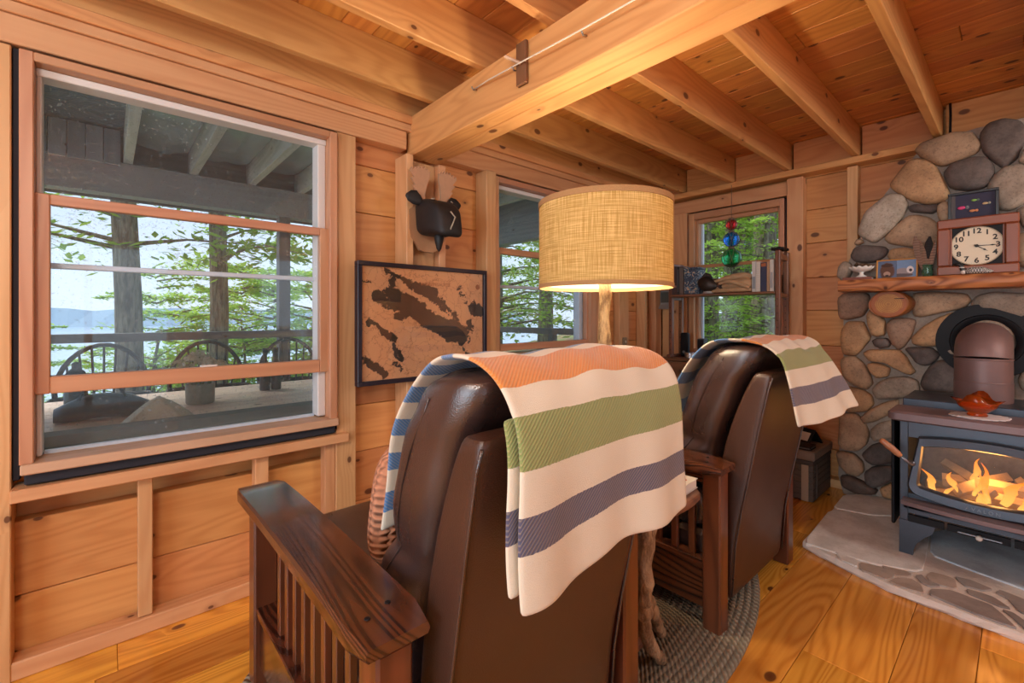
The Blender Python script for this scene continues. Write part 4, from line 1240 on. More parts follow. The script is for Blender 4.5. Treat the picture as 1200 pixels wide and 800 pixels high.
drift([(.04, .0, .56), (-.04, -.02, .45), (-.08, -.01, .37), (-.03, .01, .24), (.04, .02, .13), (.125, .035, .014)], [.016, .019, .026, .024, .024, .020])
drift([(-.02, .08, .565), (-.06, .07, .42), (-.03, .06, .25), (-.10, .07, .014)], [.018, .02, .022, .018])
drift([(.09, .07, .565), (.07, .05, .45), (.03, .02, .35), (-.03, .02, .30)], [.016, .018, .016, .02], 'brace')
WHITEP = plain('white_paper', (.74, .71, .66), .5)
def make_book(name, label, loc, sx, sy, sz, cover, rot=(0, 0, 0), group=None, hollow=.004):
    b = thing(name, label, 'book', loc, 0, group); b.rotation_euler = rot
    m = MB(); t_ = .0025
    m.box(0, sx, 0, sy, sz - t_, sz, .0006); m.box(0, sx, 0, sy, 0, t_, .0006); m.box(0, t_, 0, sy, t_, sz - t_)
    m.build('cover', cover, b)
    m = MB(); m.box(t_ + .0004, sx - hollow, hollow, sy - hollow, t_ + .0002, sz - t_ - .0002); m.build('pages', WHITEP, b)
    return b
bk = make_book('large_book', 'thick white book lying on the driftwood side table', (1.375, .755, .5865), .20, .17, .034, plain('white_cover', (.70, .67, .62), .3))
bk.rotation_euler = (0, 0, R(4))
for k, (x_, y_, s_) in enumerate(((.15, .03, .012), (.17, .05, .009), (.13, .06, .008), (.165, .085, .011))):
    m = MB(); m.lathe([(s_, .0341), (s_ * .6, .0343), (s_ * .5, .0341)], 9, c=(x_, y_, 0), cap=False); m.build('printed_flower', plain('print_red', (.45, .12, .09), .4), bk)
# oval braided rug
t = NT('braided_rug'); P = t.obj(); sp = t.n('SeparateXYZ', {0: P})
ax = t.math('DIVIDE', sp.outputs[0], 1.24); ay = t.math('DIVIDE', sp.outputs[1], .735)
rr = t.math('SQRT', t.math('ADD', t.math('POWER', t.math('ABSOLUTE', ax), 2.0), t.math('POWER', t.math('ABSOLUTE', ay), 2.0)))
an = t.math('ARCTAN2', ay, ax)
wv = t.math('SINE', t.math('ADD', t.math('MULTIPLY', an, 260.0), t.math('MULTIPLY', rr, 230.0)))
rg = t.math('ABSOLUTE', t.math('SINE', t.math('MULTIPLY', rr, 95.0)))
nz = t.noise(P, 3.0, 2)
c = t.mix(t.step(wv, -.2, .8), (.27, .215, .15), (.15, .115, .08))
c = t.mix(t.step(rr, .88, .9), t.mix(t.step(rr, .80, .70), c, t.mix(t.step(wv, -.3, .5), (.25, .19, .12), (.10, .08, .06))), t.mix(t.step(wv, 0, .9), (.30, .26, .19), (.21, .175, .125)))
RUGM = t.surf(c, .95, t.bump(t.math('ADD', rg, t.math('MULTIPLY', wv, .5)), .8, .008))
m = MB(); n = 120; rings = []
radii = [1.0 - k * .021 for k in range(44)]
first = [(1.24 * math.cos(2 * PI * k / n), .735 * math.sin(2 * PI * k / n), .001) for k in range(n)]
rings.append(first)
for i, s in enumerate(radii):
    for ds, z in ((.0, .0075), (-.010, .0115)):
        rings.append([(1.24 * (s + ds) * math.cos(2 * PI * k / n), .735 * (s + ds) * math.sin(2 * PI * k / n), z) for k in range(n)])
m.loft(rings)
tag(m.build('oval_rug', RUGM, None, (1.45, 1.375, 0), smooth=9), 'oval braided grey rug on the pine floor beneath the recliners', 'rug')

# ================================================================== MAP PICTURE
pc = thing('framed_map', 'large black framed map of a dark branching lake on pine wall', 'picture', (1.283, 2.112, 1.163))
PW, PH = .393, .303
FRAMEM = plain('frame_black', (.012, .010, .022), .35)
for nm, a in (('top', (-PW, PW, PH - .022, PH)), ('bottom', (-PW, PW, -PH, -PH + .022))):
    m = MB(); m.box(a[0], a[1], -.012, .03, a[2], a[3], .002); m.build('frame_bar', FRAMEM, pc)
for s in (-1, 1):
    m = MB(); m.box(*sorted((s * PW, s * (PW - .022))), -.0115, .03, -PH + .022, PH - .022, .002); m.build('frame_bar', FRAMEM, pc)
t = NT('lake_map'); P = t.obj()
sp = t.n('SeparateXYZ', {0: P})
flat = t.n('CombineXYZ', {0: sp.outputs[0], 1: sp.outputs[2], 2: 0.0}).outputs[0]
n3 = t.n('TexNoise', {'Vector': flat, 'Scale': 11, 'Detail': 5, 'Roughness': .68}).outputs[1]
wp = t.vm('ADD', flat, t.vm('SCALE', t.vm('SUBTRACT', n3, (.5, .5, .5)), sc=.11))
mp = lambda x, y: ((x - 487) / 343 * .368, (400 - y) / 345 * .279, 0)
segs = [((270, 70), (390, 140), 12), ((390, 140), (450, 200), 20), ((450, 190), (520, 190), 26), ((500, 210), (560, 270), 22), ((215, 215), (250, 260), 22),
        ((290, 210), (400, 300), 34), ((250, 270), (340, 310), 20), ((400, 290), (480, 370), 42), ((380, 330), (330, 360), 22), ((480, 370), (600, 440), 46), ((600, 440), (700, 480), 46), ((560, 290), (620, 330), 12),
        ((700, 470), (770, 420), 16), ((770, 300), (815, 320), 30), ((740, 390), (760, 450), 14), ((640, 340), (660, 390), 14), ((690, 540), (735, 610), 9), ((185, 395), (245, 440), 15), ((245, 440), (310, 500), 20), ((300, 540), (335, 640), 15),
        ((150, 600), (210, 660), 13), ((210, 650), (260, 720), 20), ((300, 660), (340, 700), 10), ((290, 110), (300, 150), 14), ((660, 150), (680, 160), 9), ((690, 200), (698, 215), 8), ((200, 150), (160, 150), 6), ((700, 520), (620, 500), 26), ((715, 268), (722, 270), 5)]
d = None
for a, b, r in segs:
    A_, B_ = mp(*a), mp(*b); ba = Vector(B_) - Vector(A_)
    pa = t.vm('SUBTRACT', wp, A_)
    h = t.math('MULTIPLY', t.vm('DOT_PRODUCT', pa, tuple(ba)), 1 / max(ba.length_squared, 1e-6), clamp=True)
    v = t.n('VectorMath', {0: tuple(ba)}, operation='SCALE'); t.set(v, 'Scale', h)
    dd = t.math('SUBTRACT', t.vm('LENGTH', t.vm('SUBTRACT', pa, v.outputs[0])), r * .00108)
    d = dd if d is None else t.math('MINIMUM', d, dd)
fine = t.noise(flat, 60, 3, .7)
lake = t.math('LESS_THAN', t.math('ADD', d, t.math('MULTIPLY_ADD', fine, .034, -.018)), 0.0)
vor = t.n('TexVoronoi', {'Vector': wp, 'Scale': 15}, feature='DISTANCE_TO_EDGE').outputs['Distance']
road = t.math('MULTIPLY', t.math('LESS_THAN', vor, .013), .65)
pn = t.noise(flat, 4, 2)
land = t.mix(pn, (.74, .42, .22), (.66, .33, .16))
land = t.mix(road, land, (.25, .09, .03))
col = t.mix(lake, land, (.040, .030, .026))
MAPM = t.surf(col, .6)
m = MB(); m.box(-PW + .02, PW - .02, .006, .012, -PH + .02, PH - .02); m.build('map_print', MAPM, pc)
m = MB(); m.box(-PW + .021, PW - .021, -.002, .001, -PH + .021, PH - .021); m.build('picture_glass', glass_thin('picture_glass', refl=2.2), pc)
INK = plain('map_ink', (.33, .12, .05), .7)
text_mesh('map_title', 'LAKE', .018, INK, pc, (.05, .0055, .232), (R(90), 0, 0), .0003)
text_mesh('map_title', 'WINNIPESAUKEE', .0245, INK, pc, (.05, .0055, .206), (R(90), 0, 0), .0003)
m = MB(); m.lathe([(.0, .0), (.016, .0)], 8, cap=False); m.build('compass_rose', INK, pc, (.335, .0055, .205), (R(90), 0, 0))

# ================================================================== MOOSE HEAD
mo = thing('moose_head', 'black carved wooden moose head with cut antlers on a plaque', 'sculpture', (1.30, 2.135, 1.70))
MOOSE = plain('moose_black', (.013, .012, .013), .6, .4, 18, .4)
PLAQ = plain('bare_plywood', (.46, .235, .115), .6, .15, 30, .12)
ANT = plain('pale_cut_wood', (.50, .285, .165), .65, .2, 40, .12)
m = MB(); m.prism(smooth_poly([(-.115, .10), (-.115, -.075), (-.07, -.115), (-.045, -.155), (.045, -.155), (.07, -.115), (.115, -.075), (.115, .10)], 1), lambda a, b, d: (a, d, b), -.022, .0)
m.build('plaque', PLAQ, mo, (0, .028, 0), smooth=.5)
# head: block shape running out from the wall and down to the muzzle
m = MB(); rings = []
for y, cz, hx, hz, sx in ((.005, .015, .082, .085, 0), (-.02, .018, .092, .095, 0), (-.07, .018, .094, .098, 0), (-.12, .012, .090, .092, 0), (-.16, .0, .084, .088, 0), (-.19, -.015, .076, .084, 0), (-.215, -.03, .066, .070, 0), (-.23, -.035, .045, .045, 0)):
    rings.append([(sx + a, y + .01 * b / max(hz, .01), cz + b) for a, b, _ in rrect(0, 0, hx, hz, min(hx, hz) * .45, 0, 4)])
m.loft(rings); hd_ = m.build('head', MOOSE, mo, smooth=.9, sub=1)
m = MB(); m.lathe([(.0, -.165), (.012, -.15), (.02, -.12), (.028, -.08), (.02, -.05)], 10, c=(0, -.10, 0)); m.build('dewlap', MOOSE, mo, smooth=9)
WPAINT = plain('worn_white_paint', (.40, .35, .26), .7, .3, 60, .4)
m = MB(); m.tube([(-.012, -.226, .025), (.008, -.238, -.004), (-.010, -.238, -.045), (-.018, -.230, -.070)], .0038, 6); m.build('paint_line', WPAINT, hd_, smooth=9)
for s in (-1, 1):
    m = MB(); m.tube([(s * .050, -.140, .100), (s * .066, -.130, .098)], .003, 5); m.build('brow_line', WPAINT, hd_)
    # ears
    m = MB(); rings = []
    for f, w, h in ((0, .012, .010), (.22, .026, .013), (.5, .037, .012), (.8, .028, .009), (1.0, .008, .004)):
        c_ = Vector((s * (.070 + .098 * f), -.055, .085 + .030 * f + .012 * math.sin(3 * f)))
        rings.append([(c_.x - s * .35 * w * math.sin(a), c_.y + h * math.cos(a), c_.z + w * math.sin(a)) for a in [2 * PI * k / 12 for k in range(12)]])
    m.loft(rings); m.build('ear', MOOSE, mo, smooth=9)
    # toothed antler blade, sawn from board
    left = [(.040, .075), (.030, .10), (.016, .135), (.030, .138), (.004, .172), (.020, .175), (-.008, .208), (.010, .212), (-.016, .246)]
    top = [(-.016, .246), (-.006, .262), (.002, .250), (.012, .268), (.020, .256), (.030, .274), (.039, .260), (.049, .276), (.057, .262), (.067, .276), (.075, .260), (.085, .270), (.092, .254), (.102, .258)]
    right = [(.102, .258), (.098, .22), (.086, .18), (.078, .13), (.076, .08)]
    blade = left + top[1:] + right[1:]
    m = MB(); m.prism([(s * (.128 - a), b + .005) for a, b in blade], lambda a, b, d: (a, d - .12 * (b - .09), b), -.008, .004)
    m.build('antler', ANT, mo, (0, -.03, 0))

# ================================================================== DESK AND SHELF RACK BY THE BACK WINDOW
dk = thing('writing_desk', 'reddish walnut desk with drawers under the back window', 'desk', (3.45, 1.55, 0))
m = MB(); m.box(0, .288, -.46, .455, .835, .858, .003); m.build('desk_top', WALNUT, dk)
for y0, y1 in ((.10, .45), (-.17, .09), (-.455, -.18)):
    m = MB(); m.box(.005, .03, y0 + .004, y1 - .004, .69, .83, .003); dr = m.build('drawer', WALNUT, dk)
    m = MB(); m.lathe([(.0, -.026), (.011, -.02), (.006, -.008), (.008, .006)], 12, c=(.004, (y0 + y1) / 2, .76), axis='X'); m.build('knob', plain('knob_dark', (.05, .03, .02), .35), dr, smooth=9)
m = MB(); m.box(.03, .285, -.45, .445, .68, .834); m.build('desk_case', WALNUT, dk)
for x in (.012, .245):
    for y in (-.45, .41):
        m = MB(); m.box(x, x + .035, y, y + .035, 0, .68, .004); m.build('leg', WALNUT_Z, dk)
rk = thing('shelf_rack', 'narrow walnut shelf rack with slotted posts across the back window', 'shelf', (3.45, 1.53, .859))
for y, nm in ((.405, 'l'), (-.40, 'r')):
    for x0 in (.03, .195):
        m = MB(); m.box(x0, x0 + .035, y - .016, y + .016, 0, .775 if nm == 'l' else .80, .005); po = m.build('post', WALNUT_Z, rk)
        for k in range(9):
            q = MB(); q.lathe([(.004, -.0008), (.003, .0)], 6, c=(x0 - .0, y, .06 + k * .05), axis='X'); q.build('peg_hole', BLACK, po)
    m = MB(); m.box(.065, .195, y - .015, y + .015, .735, .772, .004); m.build('post_bridge', WALNUT, rk)
    m = MB(); m.box(.065, .195, y - .013, y + .013, .47, .50, .003); m.build('post_bridge', WALNUT, rk)
    m = MB(); m.box(.0, .26, y - .018, y + .018, 0.0005, .022, .004); m.build('foot', WALNUT, rk)
m = MB(); m.box(.02, .235, -.385, .40, .496, .514, .003); m.build('shelf_board', WALNUT, rk)
m = MB(); m.box(.212, .228, -.385, .39, .735, .762, .002); m.build('back_rail', wood('rail_oak', (.52, .27, .12), (.38, .18, .07), .4, 20, 0, axis='Y'), rk)
m = MB(); m.box(.212, .226, -.385, .39, .515, .64, .002); m.build('back_board', WALNUT, rk)
zs = 1.3735
def spine_book(label, y1, w, h, col, band=None, dep=.15, grp='books standing on the shelf rack', x=3.475):
    b = thing('book', label, 'book', (x, y1 - w, zs), 0, grp)
    cm = plain('cloth_' + '_'.join('%02d' % int(c * 99) for c in col), col, .5)
    m = MB(); m.box(0, .003, 0, w, 0, h, .0008); m.box(.003, dep, 0, .003, 0, h); m.box(.003, dep, w - .003, w, 0, h); m.build('cover', cm, b)
    m = MB(); m.box(.004, dep - .005, .0035, w - .0035, .003, h - .004); m.build('pages', WHITEP, b)
    if band:
        m = MB(); m.box(-.0006, .0, .003, w - .003, h * band[0], h * band[1]); m.build('spine_label', plain('band_' + label[:9].replace(' ', '_'), band[2], .5), b)
    return b
spine_book('thick brown-black bowed book at the left end of shelf rack', 1.915, .040, .232, (.045, .025, .025), (.25, .32, (.25, .12, .10)))
spine_book('thin black book with a grey stripe, second on shelf rack', 1.873, .018, .228, (.02, .018, .018), (.1, .9, (.06, .06, .07)))
spine_book('dark grey album, third from left on shelf rack', 1.852, .034, .228, (.075, .06, .055), (.05, .95, (.11, .09, .08)))
t = NT('patterned_blue'); P = t.obj(); nn = t.noise(P, 34, 2, .5, 1.5)
PATB = t.surf(t.mix(t.step(nn, .5, .54), (.03, .05, .09), t.mix(t.step(nn, .58, .62), (.12, .22, .30), (.50, .36, .22))), .5)
b = thing('patterned_box', 'blue patterned box standing beside the books on shelf rack', 'box', (3.475, 1.69, zs))
m = MB(); m.box(0, .12, 0, .122, 0, .195, .003); m.build('box_body', PATB, b)
m = MB(); m.box(-.002, .122, -.002, .124, .196, .214, .003); m.build('box_lid', PATB, b)
sc = thing('fish_sculpture', 'dark metal fish sculpture on the shelf rack', 'sculpture', (3.485, 1.62, zs))
DKM = plain('dark_bronze', (.035, .028, .024), .4, .4, 40, .3, Metallic=.5)
m = MB(); rings = []
for k in range(11):
    f = k / 10; w = .052 * math.sin(PI * min(1, f * .92 + .08)) ** .8 + .004
    rings.append([(-.008 + .030 * math.cos(a) * (w / .05), .075 - .15 * f, .085 - .03 * f + w * math.sin(a) * 1.15) for a in [2 * PI * j / 12 for j in range(12)]])
m.loft(rings); m.build('fish_body', DKM, sc, smooth=9)
m = MB(); m.prism([(-.07, .05), (-.12, .10), (-.105, .05), (-.125, .01)], lambda a, b, d: (d, a, b), -.006, .004); m.build('tail_fin', DKM, sc)
m = MB(); m.prism([(.05, .13), (.02, .165), (-.02, .15), (-.04, .115), (.0, .11)], lambda a, b, d: (d, a, b), -.006, .004); m.build('dorsal_fin', DKM, sc)
m = MB(); m.lathe([(.04, .0), (.036, .016), (.012, .02), (.010, .045)], 16, c=(0, 0, 0)); m.build('stand', plain('marble_foot', (.35, .36, .36), .3), sc, smooth=.6)
dw = thing('driftwood_carving', 'pale twisted driftwood piece lying on the shelf rack', 'driftwood', (3.50, 1.45, zs))
t = NT('pale_driftwood'); P = t.obj(); nn = t.noise(t.vm('MULTIPLY', P, (1, .4, 1)), 45, 4, .6)
PDRIFT = t.surf(t.mix(nn, (.30, .18, .09), (.66, .46, .27)), .7, t.bump(nn, .7, .006))
for q_, pts, rad in (('branch', [(0, .15, .03), (0, .08, .05), (.01, 0, .055), (0, -.09, .07), (0, -.15, .06)], [.012, .024, .038, .046, .03]),
                 ('branch', [(-.02, .13, .085), (-.01, .06, .105), (0, -.02, .12), (0, -.10, .125), (0, -.145, .11)], [.008, .018, .024, .026, .018]),
                 ('branch', [(-.03, .08, .07), (-.04, .0, .09), (-.03, -.08, .06), (-.03, -.14, .03)], [.01, .016, .018, .014]),
                 ('branch', [(-.02, .16, .015), (-.03, .05, .018), (-.03, -.06, .02), (-.02, -.15, .018)], [.010, .016, .017, .012])):
    P_ = [Vector(p) for p in pts]; r_ = list(rad)
    for _ in range(2):
        q = [P_[0]]; rr_ = [r_[0]]
        for i in range(len(P_) - 1):
            q += [P_[i].lerp(P_[i + 1], .3), P_[i].lerp(P_[i + 1], .7)]; rr_ += [r_[i] * .7 + r_[i + 1] * .3, r_[i] * .3 + r_[i + 1] * .7]
        q.append(P_[-1]); rr_.append(r_[-1]); P_, r_ = q, rr_
    m = MB(); m.tube(P_, r_, 9, sq=.8); m.build(q_, PDRIFT, dw, smooth=9)
spine_book('white binder right of the driftwood on shelf rack', 1.295, .026, .218, (.62, .62, .60), (.1, .5, (.30, .34, .38)))
sb_ = spine_book('white spiral bound notebook beside the white binder', 1.266, .026, .215, (.66, .64, .58), None)
for k in range(13):
    m = MB(); m.tube([(-.001 + .006 * math.cos(a) - .004, .013 + .011 * math.sin(a), .014 + k * .0155) for a in [2 * PI * j / 10 for j in range(11)]], .0014, 5, cap=False)
    m.build('wire_ring', plain('white_wire', (.7, .7, .7), .3) if k == 0 else bpy.data.materials['white_wire'], sb_)
spine_book('navy blue book with an orange band on shelf rack', 1.236, .038, .206, (.025, .035, .085), (.86, .97, (.36, .11, .03)))
spine_book('tan book next to the navy blue book', 1.196, .018, .21, (.40, .26, .16), None)
spine_book('white paperback at the right end of shelf rack', 1.176, .022, .222, (.60, .58, .54), (.1, .6, (.36, .36, .38)))
bx_ = thing('bracket_clamp', 'small black clamp resting on the right post of shelf rack', 'clamp', (3.55, 1.13, 1.634))
m = MB(); m.box(-.06, .06, -.035, .045, .027, .045, .004); m.build('clamp_bar', BLACK, bx_)
m = MB(); m.box(-.05, -.03, -.012, .012, .0265, .050, .002); m.build('clamp_foot', BLACK, bx_)
# on the desk
sk = thing('speaker', 'small dark upright speaker on the desk behind the recliner blanket', 'speaker', (3.51, 1.665, .859))
m = MB(); m.box(0, .07, 0, .055, 0, .16, .004); m.build('speaker_case', plain('speaker_dark', (.03, .045, .055), .5), sk)
m = MB(); m.box(-.002, .0, .005, .05, .01, .15); m.build('speaker_grille', BLACK, sk)
bx = thing('black_device', 'black rounded device standing at the left end of desk', 'device', (3.60, 1.845, .859))
m = MB(); m.box(0, .05, 0, .07, 0, .20, .012); m.build('device_case', BLACK, bx)
m = MB(); m.lathe([(.012, -.001), (.008, -.003)], 12, c=(0, .035, .04), axis='X'); m.build('device_dial', plain('dial_grey', (.2, .2, .2), .3), bx)
sv = thing('silver_tin', 'low silver tin on the desk beside the speaker', 'tin', (3.535, 1.785, .859))
m = MB(); m.lathe([(.046, 0), (.046, .028)], 28); m.build('tin_body', plain('tin_silver', (.5, .5, .5), .25, Metallic=.9), sv, smooth=.5)
m = MB(); m.lathe([(.048, .0285), (.048, .042), (.044, .045)], 28); m.build('tin_lid', bpy.data.materials['tin_silver'], sv, smooth=.5)

# hanging glass floats in the window
gf = thing('glass_floats', 'red, blue and green netted glass floats hanging in the back window', 'ornament', (3.66, 1.515, 0))
def ball(zc, r, col, i):
    t = NT('float_glass_%d' % i); g = t.n('BsdfPrincipled', {'Base Color': (*col, 1), 'Roughness': .04, 'Transmission Weight': .8, 'IOR': 1.3}); t.shader(g)
    m = MB(); m.sphere((0, 0, zc), r, 24, 16); b = m.build('glass_ball', t.m, gf, smooth=9)
    nm = bpy.data.materials.get('net_cord') or plain('net_cord', (.16, .11, .08), .8)
    q = MB()
    for k in range(8):
        for sgn in (1, -1):
            q.tube([((r + .002) * math.cos(p) * math.cos(a0), (r + .002) * math.cos(p) * math.sin(a0), zc + (r + .002) * math.sin(p)) for p, a0 in [(-PI / 2 + .12 + (PI - .24) * j / 10, 2 * PI * k / 8 + sgn * .9 * j / 10) for j in range(11)]], .0015, 4)
    tag(q.build('net', nm, b), kind='stuff')
ball(1.915, .040, (.85, .03, .04), 0); ball(1.800, .058, (.02, .22, .80), 1); ball(1.655, .072, (.04, .42, .16), 2)
CORD = bpy.data.materials['net_cord']
m = MB(); m.tube([(0, 0, 1.955), (0, 0, 1.985), (.0, 0, 2.225)], [.004, .0025, .0022], 6); m.build('cord', CORD, gf)
for z in (1.862, 1.734, 1.962):
    m = MB(); m.lathe([(.006, -.010), (.022, -.005), (.022, .005), (.006, .010)], 12, c=(0, 0, z)); m.build('knot_ring', CORD, gf, smooth=9)

# weather display in the corner, switch, cable, peg and line on the beam
wd = thing('weather_display', 'small grey display unit on the back wall by the corner', 'display', (3.795, 2.155, 1.34))
GREYP = plain('grey_plastic', (.28, .27, .25), .4)
m = MB(); m.box(-.03, .0, -.085, .04, -.075, .09, .006); m.build('case', GREYP, wd)
m = MB(); m.box(-.033, -.030, -.075, .03, -.02, .075); m.build('screen', plain('lcd', (.10, .11, .10), .2), wd)
m = MB(); m.prism([(-.062, -.078), (-.03, -.078), (-.03, -.035)], lambda a, b, d: (a, d, b), -.085, .04); m.build('keypad', GREYP, wd)
ls = thing('light_switch', 'two gang brass light switch on the window wall', 'switch', (3.235, 2.206, .965))
m = MB(); m.box(-.028, .028, .0, .008, -.055, .055, .003); m.build('plate', plain('switch_brown', (.30, .20, .11), .4), ls)
for z in (-.02, .02):
    m = MB(); m.box(-.006, .006, -.012, .0, z - .010, z + .010, .002); m.build('toggle', plain('ivory', (.6, .5, .36), .4) if z < 0 else bpy.data.materials['ivory'], ls)
m = MB(); m.tube([(3.79, .285, 2.478), (3.785, .283, 2.40), (3.785, .285, 2.30), (3.78, .283, 2.262)], .006, 8)
tag(m.build('cable', BLACK, smooth=9), 'thin black cable running down beside a ceiling joist over chimney', 'cable')
pg = thing('peg_block', 'small wooden block with a dowel peg on the beam face', 'block', (1.221, 1.30, 2.185))
m = MB(); m.box(-.018, 0, -.028, .028, -.082, .085, .003); m.build('block', WALNUT_Z, pg)
m = MB(); m.tube([(-.015, .0, .0), (-.06, .045, .03)], .007, 8); m.build('dowel', STOOLW, pg, smooth=.6)
ln = thing('string_line', 'white cord stretched along the ceiling beam with small hooks', 'cord', (1.19, 0, 0))
m = MB(); m.tube([(.026, 1.62, 2.205), (.01, 1.50, 2.195), (.0, 1.30, 2.178), (-.004, 1.0, 2.160), (-.004, .70, 2.150), (.0, .2, 2.14), (.01, -.8, 2.13)], .003, 6)
m.build('cord', plain('white_cord', (.75, .68, .55), .8), ln, smooth=9)
for y, z in ((1.335, 2.182), (.985, 2.160), (1.60, 2.203)):
    m = MB(); m.tube([(.0, y, z), (.01, y, z - .012), (.028, y, z - .006)], .0035, 6); m.build('hook', plain('hook_zinc', (.35, .33, .30), .35, Metallic=.8) if y == 1.335 else bpy.data.materials['hook_zinc'], ln, smooth=9)

# ================================================================== STORAGE CRATE
CRW = plain('grey_woven', (.115, .10, .085), .7, .4, 120, .25)
CRL = plain('crate_lid_taupe', (.25, .20, .16), .6, .3, 60, .15)
cr = thing('storage_box', 'grey woven storage chest with taupe lid beside the farther recliner', 'box', (3.365, .885, 0))
m = MB(); m.box(.005, .395, .005, .20, .004, .245, .004); m.build('liner', CRW, cr)
for k in range(6):
    z0 = .008 + k * .0385
    m = MB(); m.box(.0, .40, .0, .205, z0, z0 + .036, .003); m.build('slat', CRW, cr)
m = MB(); m.box(-.004, .404, -.004, .209, .240, .268, .004); m.build('rim', plain('crate_rim', (.075, .068, .062), .6), cr)
for y in (.02, .34):
    pass
m = MB(); m.box(-.006, -.001, .025, .065, .006, .238, .001); m.build('corner_strap', plain('cream_strap', (.45, .38, .28), .7), cr)
m = MB(); m.box(.06, .075, -.007, -.001, .02, .238, .001); m.build('side_strap', CRW, cr)
m = MB(); m.box(-.010, .41, -.010, .212, .268, .330, .008); m.build('lid', CRL, cr)
fo = thing('black_folio', 'flat black folio lying on the grey storage chest', 'folio', (3.37, .90, .331))
m = MB(); m.box(0, .12, 0, .18, 0, .006, .001); m.build('cover', BLACK, fo); m = MB(); m.box(.003, .118, .004, .176, .0062, .016); m.build('pages', plain('grey_pages', (.12, .10, .09), .6), fo)
m = MB(); m.box(0, .12, 0, .18, .0162, .022, .001); m.build('cover', BLACK, fo)
st_ = thing('photo_stand', 'little black photo stand open on the storage chest', 'stand', (3.55, 1.0, .331))
m = MB(); m.box(-.004, .004, -.055, .055, 0, .11, .002); m.build('front_panel', BLACK, st_, (0, 0, .001), (0, R(32), R(-25)))
m = MB(); m.box(-.004, .004, -.055, .055, 0, .10, .002); m.build('back_panel', BLACK, st_, (.115, -.05, .001), (0, R(-35), R(-25)))
m = MB(); m.box(-.0055, -.0042, -.035, .03, .02, .08); m.build('pale_card', WHITEP, st_, (0, 0, .001), (0, R(32), R(-25)))

# ================================================================== MANTEL THINGS
ZM = 1.4245
def at(name, label, cat, x, y, rz=0.0, group=None, z=ZM): return thing(name, label, cat, (x, y, z), rz, group)
# clock
ck = at('mantel_clock', 'square cherry mantel clock with cream numbered dial reading quarter past four', 'clock', 3.50, .1615)
HW, HZ = .156, .312
for nm, y0, y1, z0, z1 in (('frame_rail', -HW, HW, HZ - .052, HZ), ('frame_rail', -HW, HW, 0.0, .052)):
    m = MB(); m.box(0, .08, y0, y1, z0, z1, .006); m.build(nm, CHERRY, ck)
CH_Z = wood('cherry_upright', (.27, .062, .020), (.16, .034, .012), .42, 18, .0, vary=.08, coat=.0, axis='Z')
for s in (-1, 1):
    m = MB(); m.box(0, .08, *sorted((s * HW, s * (HW - .052))), .052, HZ - .052, .006); m.build('frame_stile', CH_Z, ck)
    m = MB(); m.box(.010, .03, *sorted((s * (HW - .052), s * (HW - .060))), .052, HZ - .052, .002); m.build('inner_bead', CH_Z, ck)
m = MB(); m.box(.03, .036, -HW + .05, HW - .05, .05, HZ - .05); m.build('black_ground', BLACK, ck)
DIAL = plain('dial_cream', (.74, .64, .46), .45)
m = MB(); m.lathe([(.0, .0225), (.102, .0225), (.104, .026), (.104, .0295)], 56, c=(0, 0, HZ / 2), axis='X', cap=False); dl = m.build('dial', DIAL, ck)
m = MB(); m.lathe([(.100, .0215), (.1045, .0205), (.1045, .0224)], 56, c=(0, 0, HZ / 2), axis='X', cap=False); m.build('dial_rim', plain('dial_rim', (.42, .34, .22), .4), dl)
INKB = plain('numeral_ink', (.02, .018, .016), .6)
for h in range(1, 13):
    a = R(90 - 30 * h); r = .080
    text_mesh('numeral', str(h), .038, INKB, dl, (.0220, -r * math.cos(a), HZ / 2 + r * math.sin(a)), (R(90), 0, R(-90)), .0003, 'CENTER', .0011)
q = MB()
for k in range(60):
    a = 2 * PI * k / 60; q.box(.0218, .0222, -.0965 * math.cos(a) - .0007, -.0965 * math.cos(a) + .0007, HZ / 2 + .0965 * math.sin(a) - .0007, HZ / 2 + .0965 * math.sin(a) + .0007)
tag(q.build('minute_marks', INKB, dl), kind='stuff')
text_mesh('dial_lettering', 'THE CRAFT', .009, INKB, dl, (.0220, .012, HZ / 2 + .028), (R(90), 0, R(-90)), .0002) if False else None
def hand(ang, L, w, x):
    m = MB(); a = R(90 - ang); ca, sa = math.cos(a), math.sin(a)
    pts = [(-.012, w * .6), (.0, w), (L * .55, w * .5), (L * .68, w * 1.6), (L * .8, w * .5), (L, .0002), (L * .8, -w * .5), (L * .68, -w * 1.6), (L * .55, -w * .5), (0, -w), (-.012, -w * .6)]
    m.prism([(-(u * ca - v * sa), u * sa + v * ca) for u, v in pts], lambda y, z, d: (d, y, HZ / 2 + z), x, x + .0012)
    m.build('hand', INKB, dl)
hand(127, .055, .0028, .0195); hand(91, .088, .0022, .0178)
m = MB(); m.lathe([(.0, .0165), (.008, .017), (.008, .0215)], 16, c=(0, 0, HZ / 2), axis='X'); m.build('hand_hub', INKB, dl)
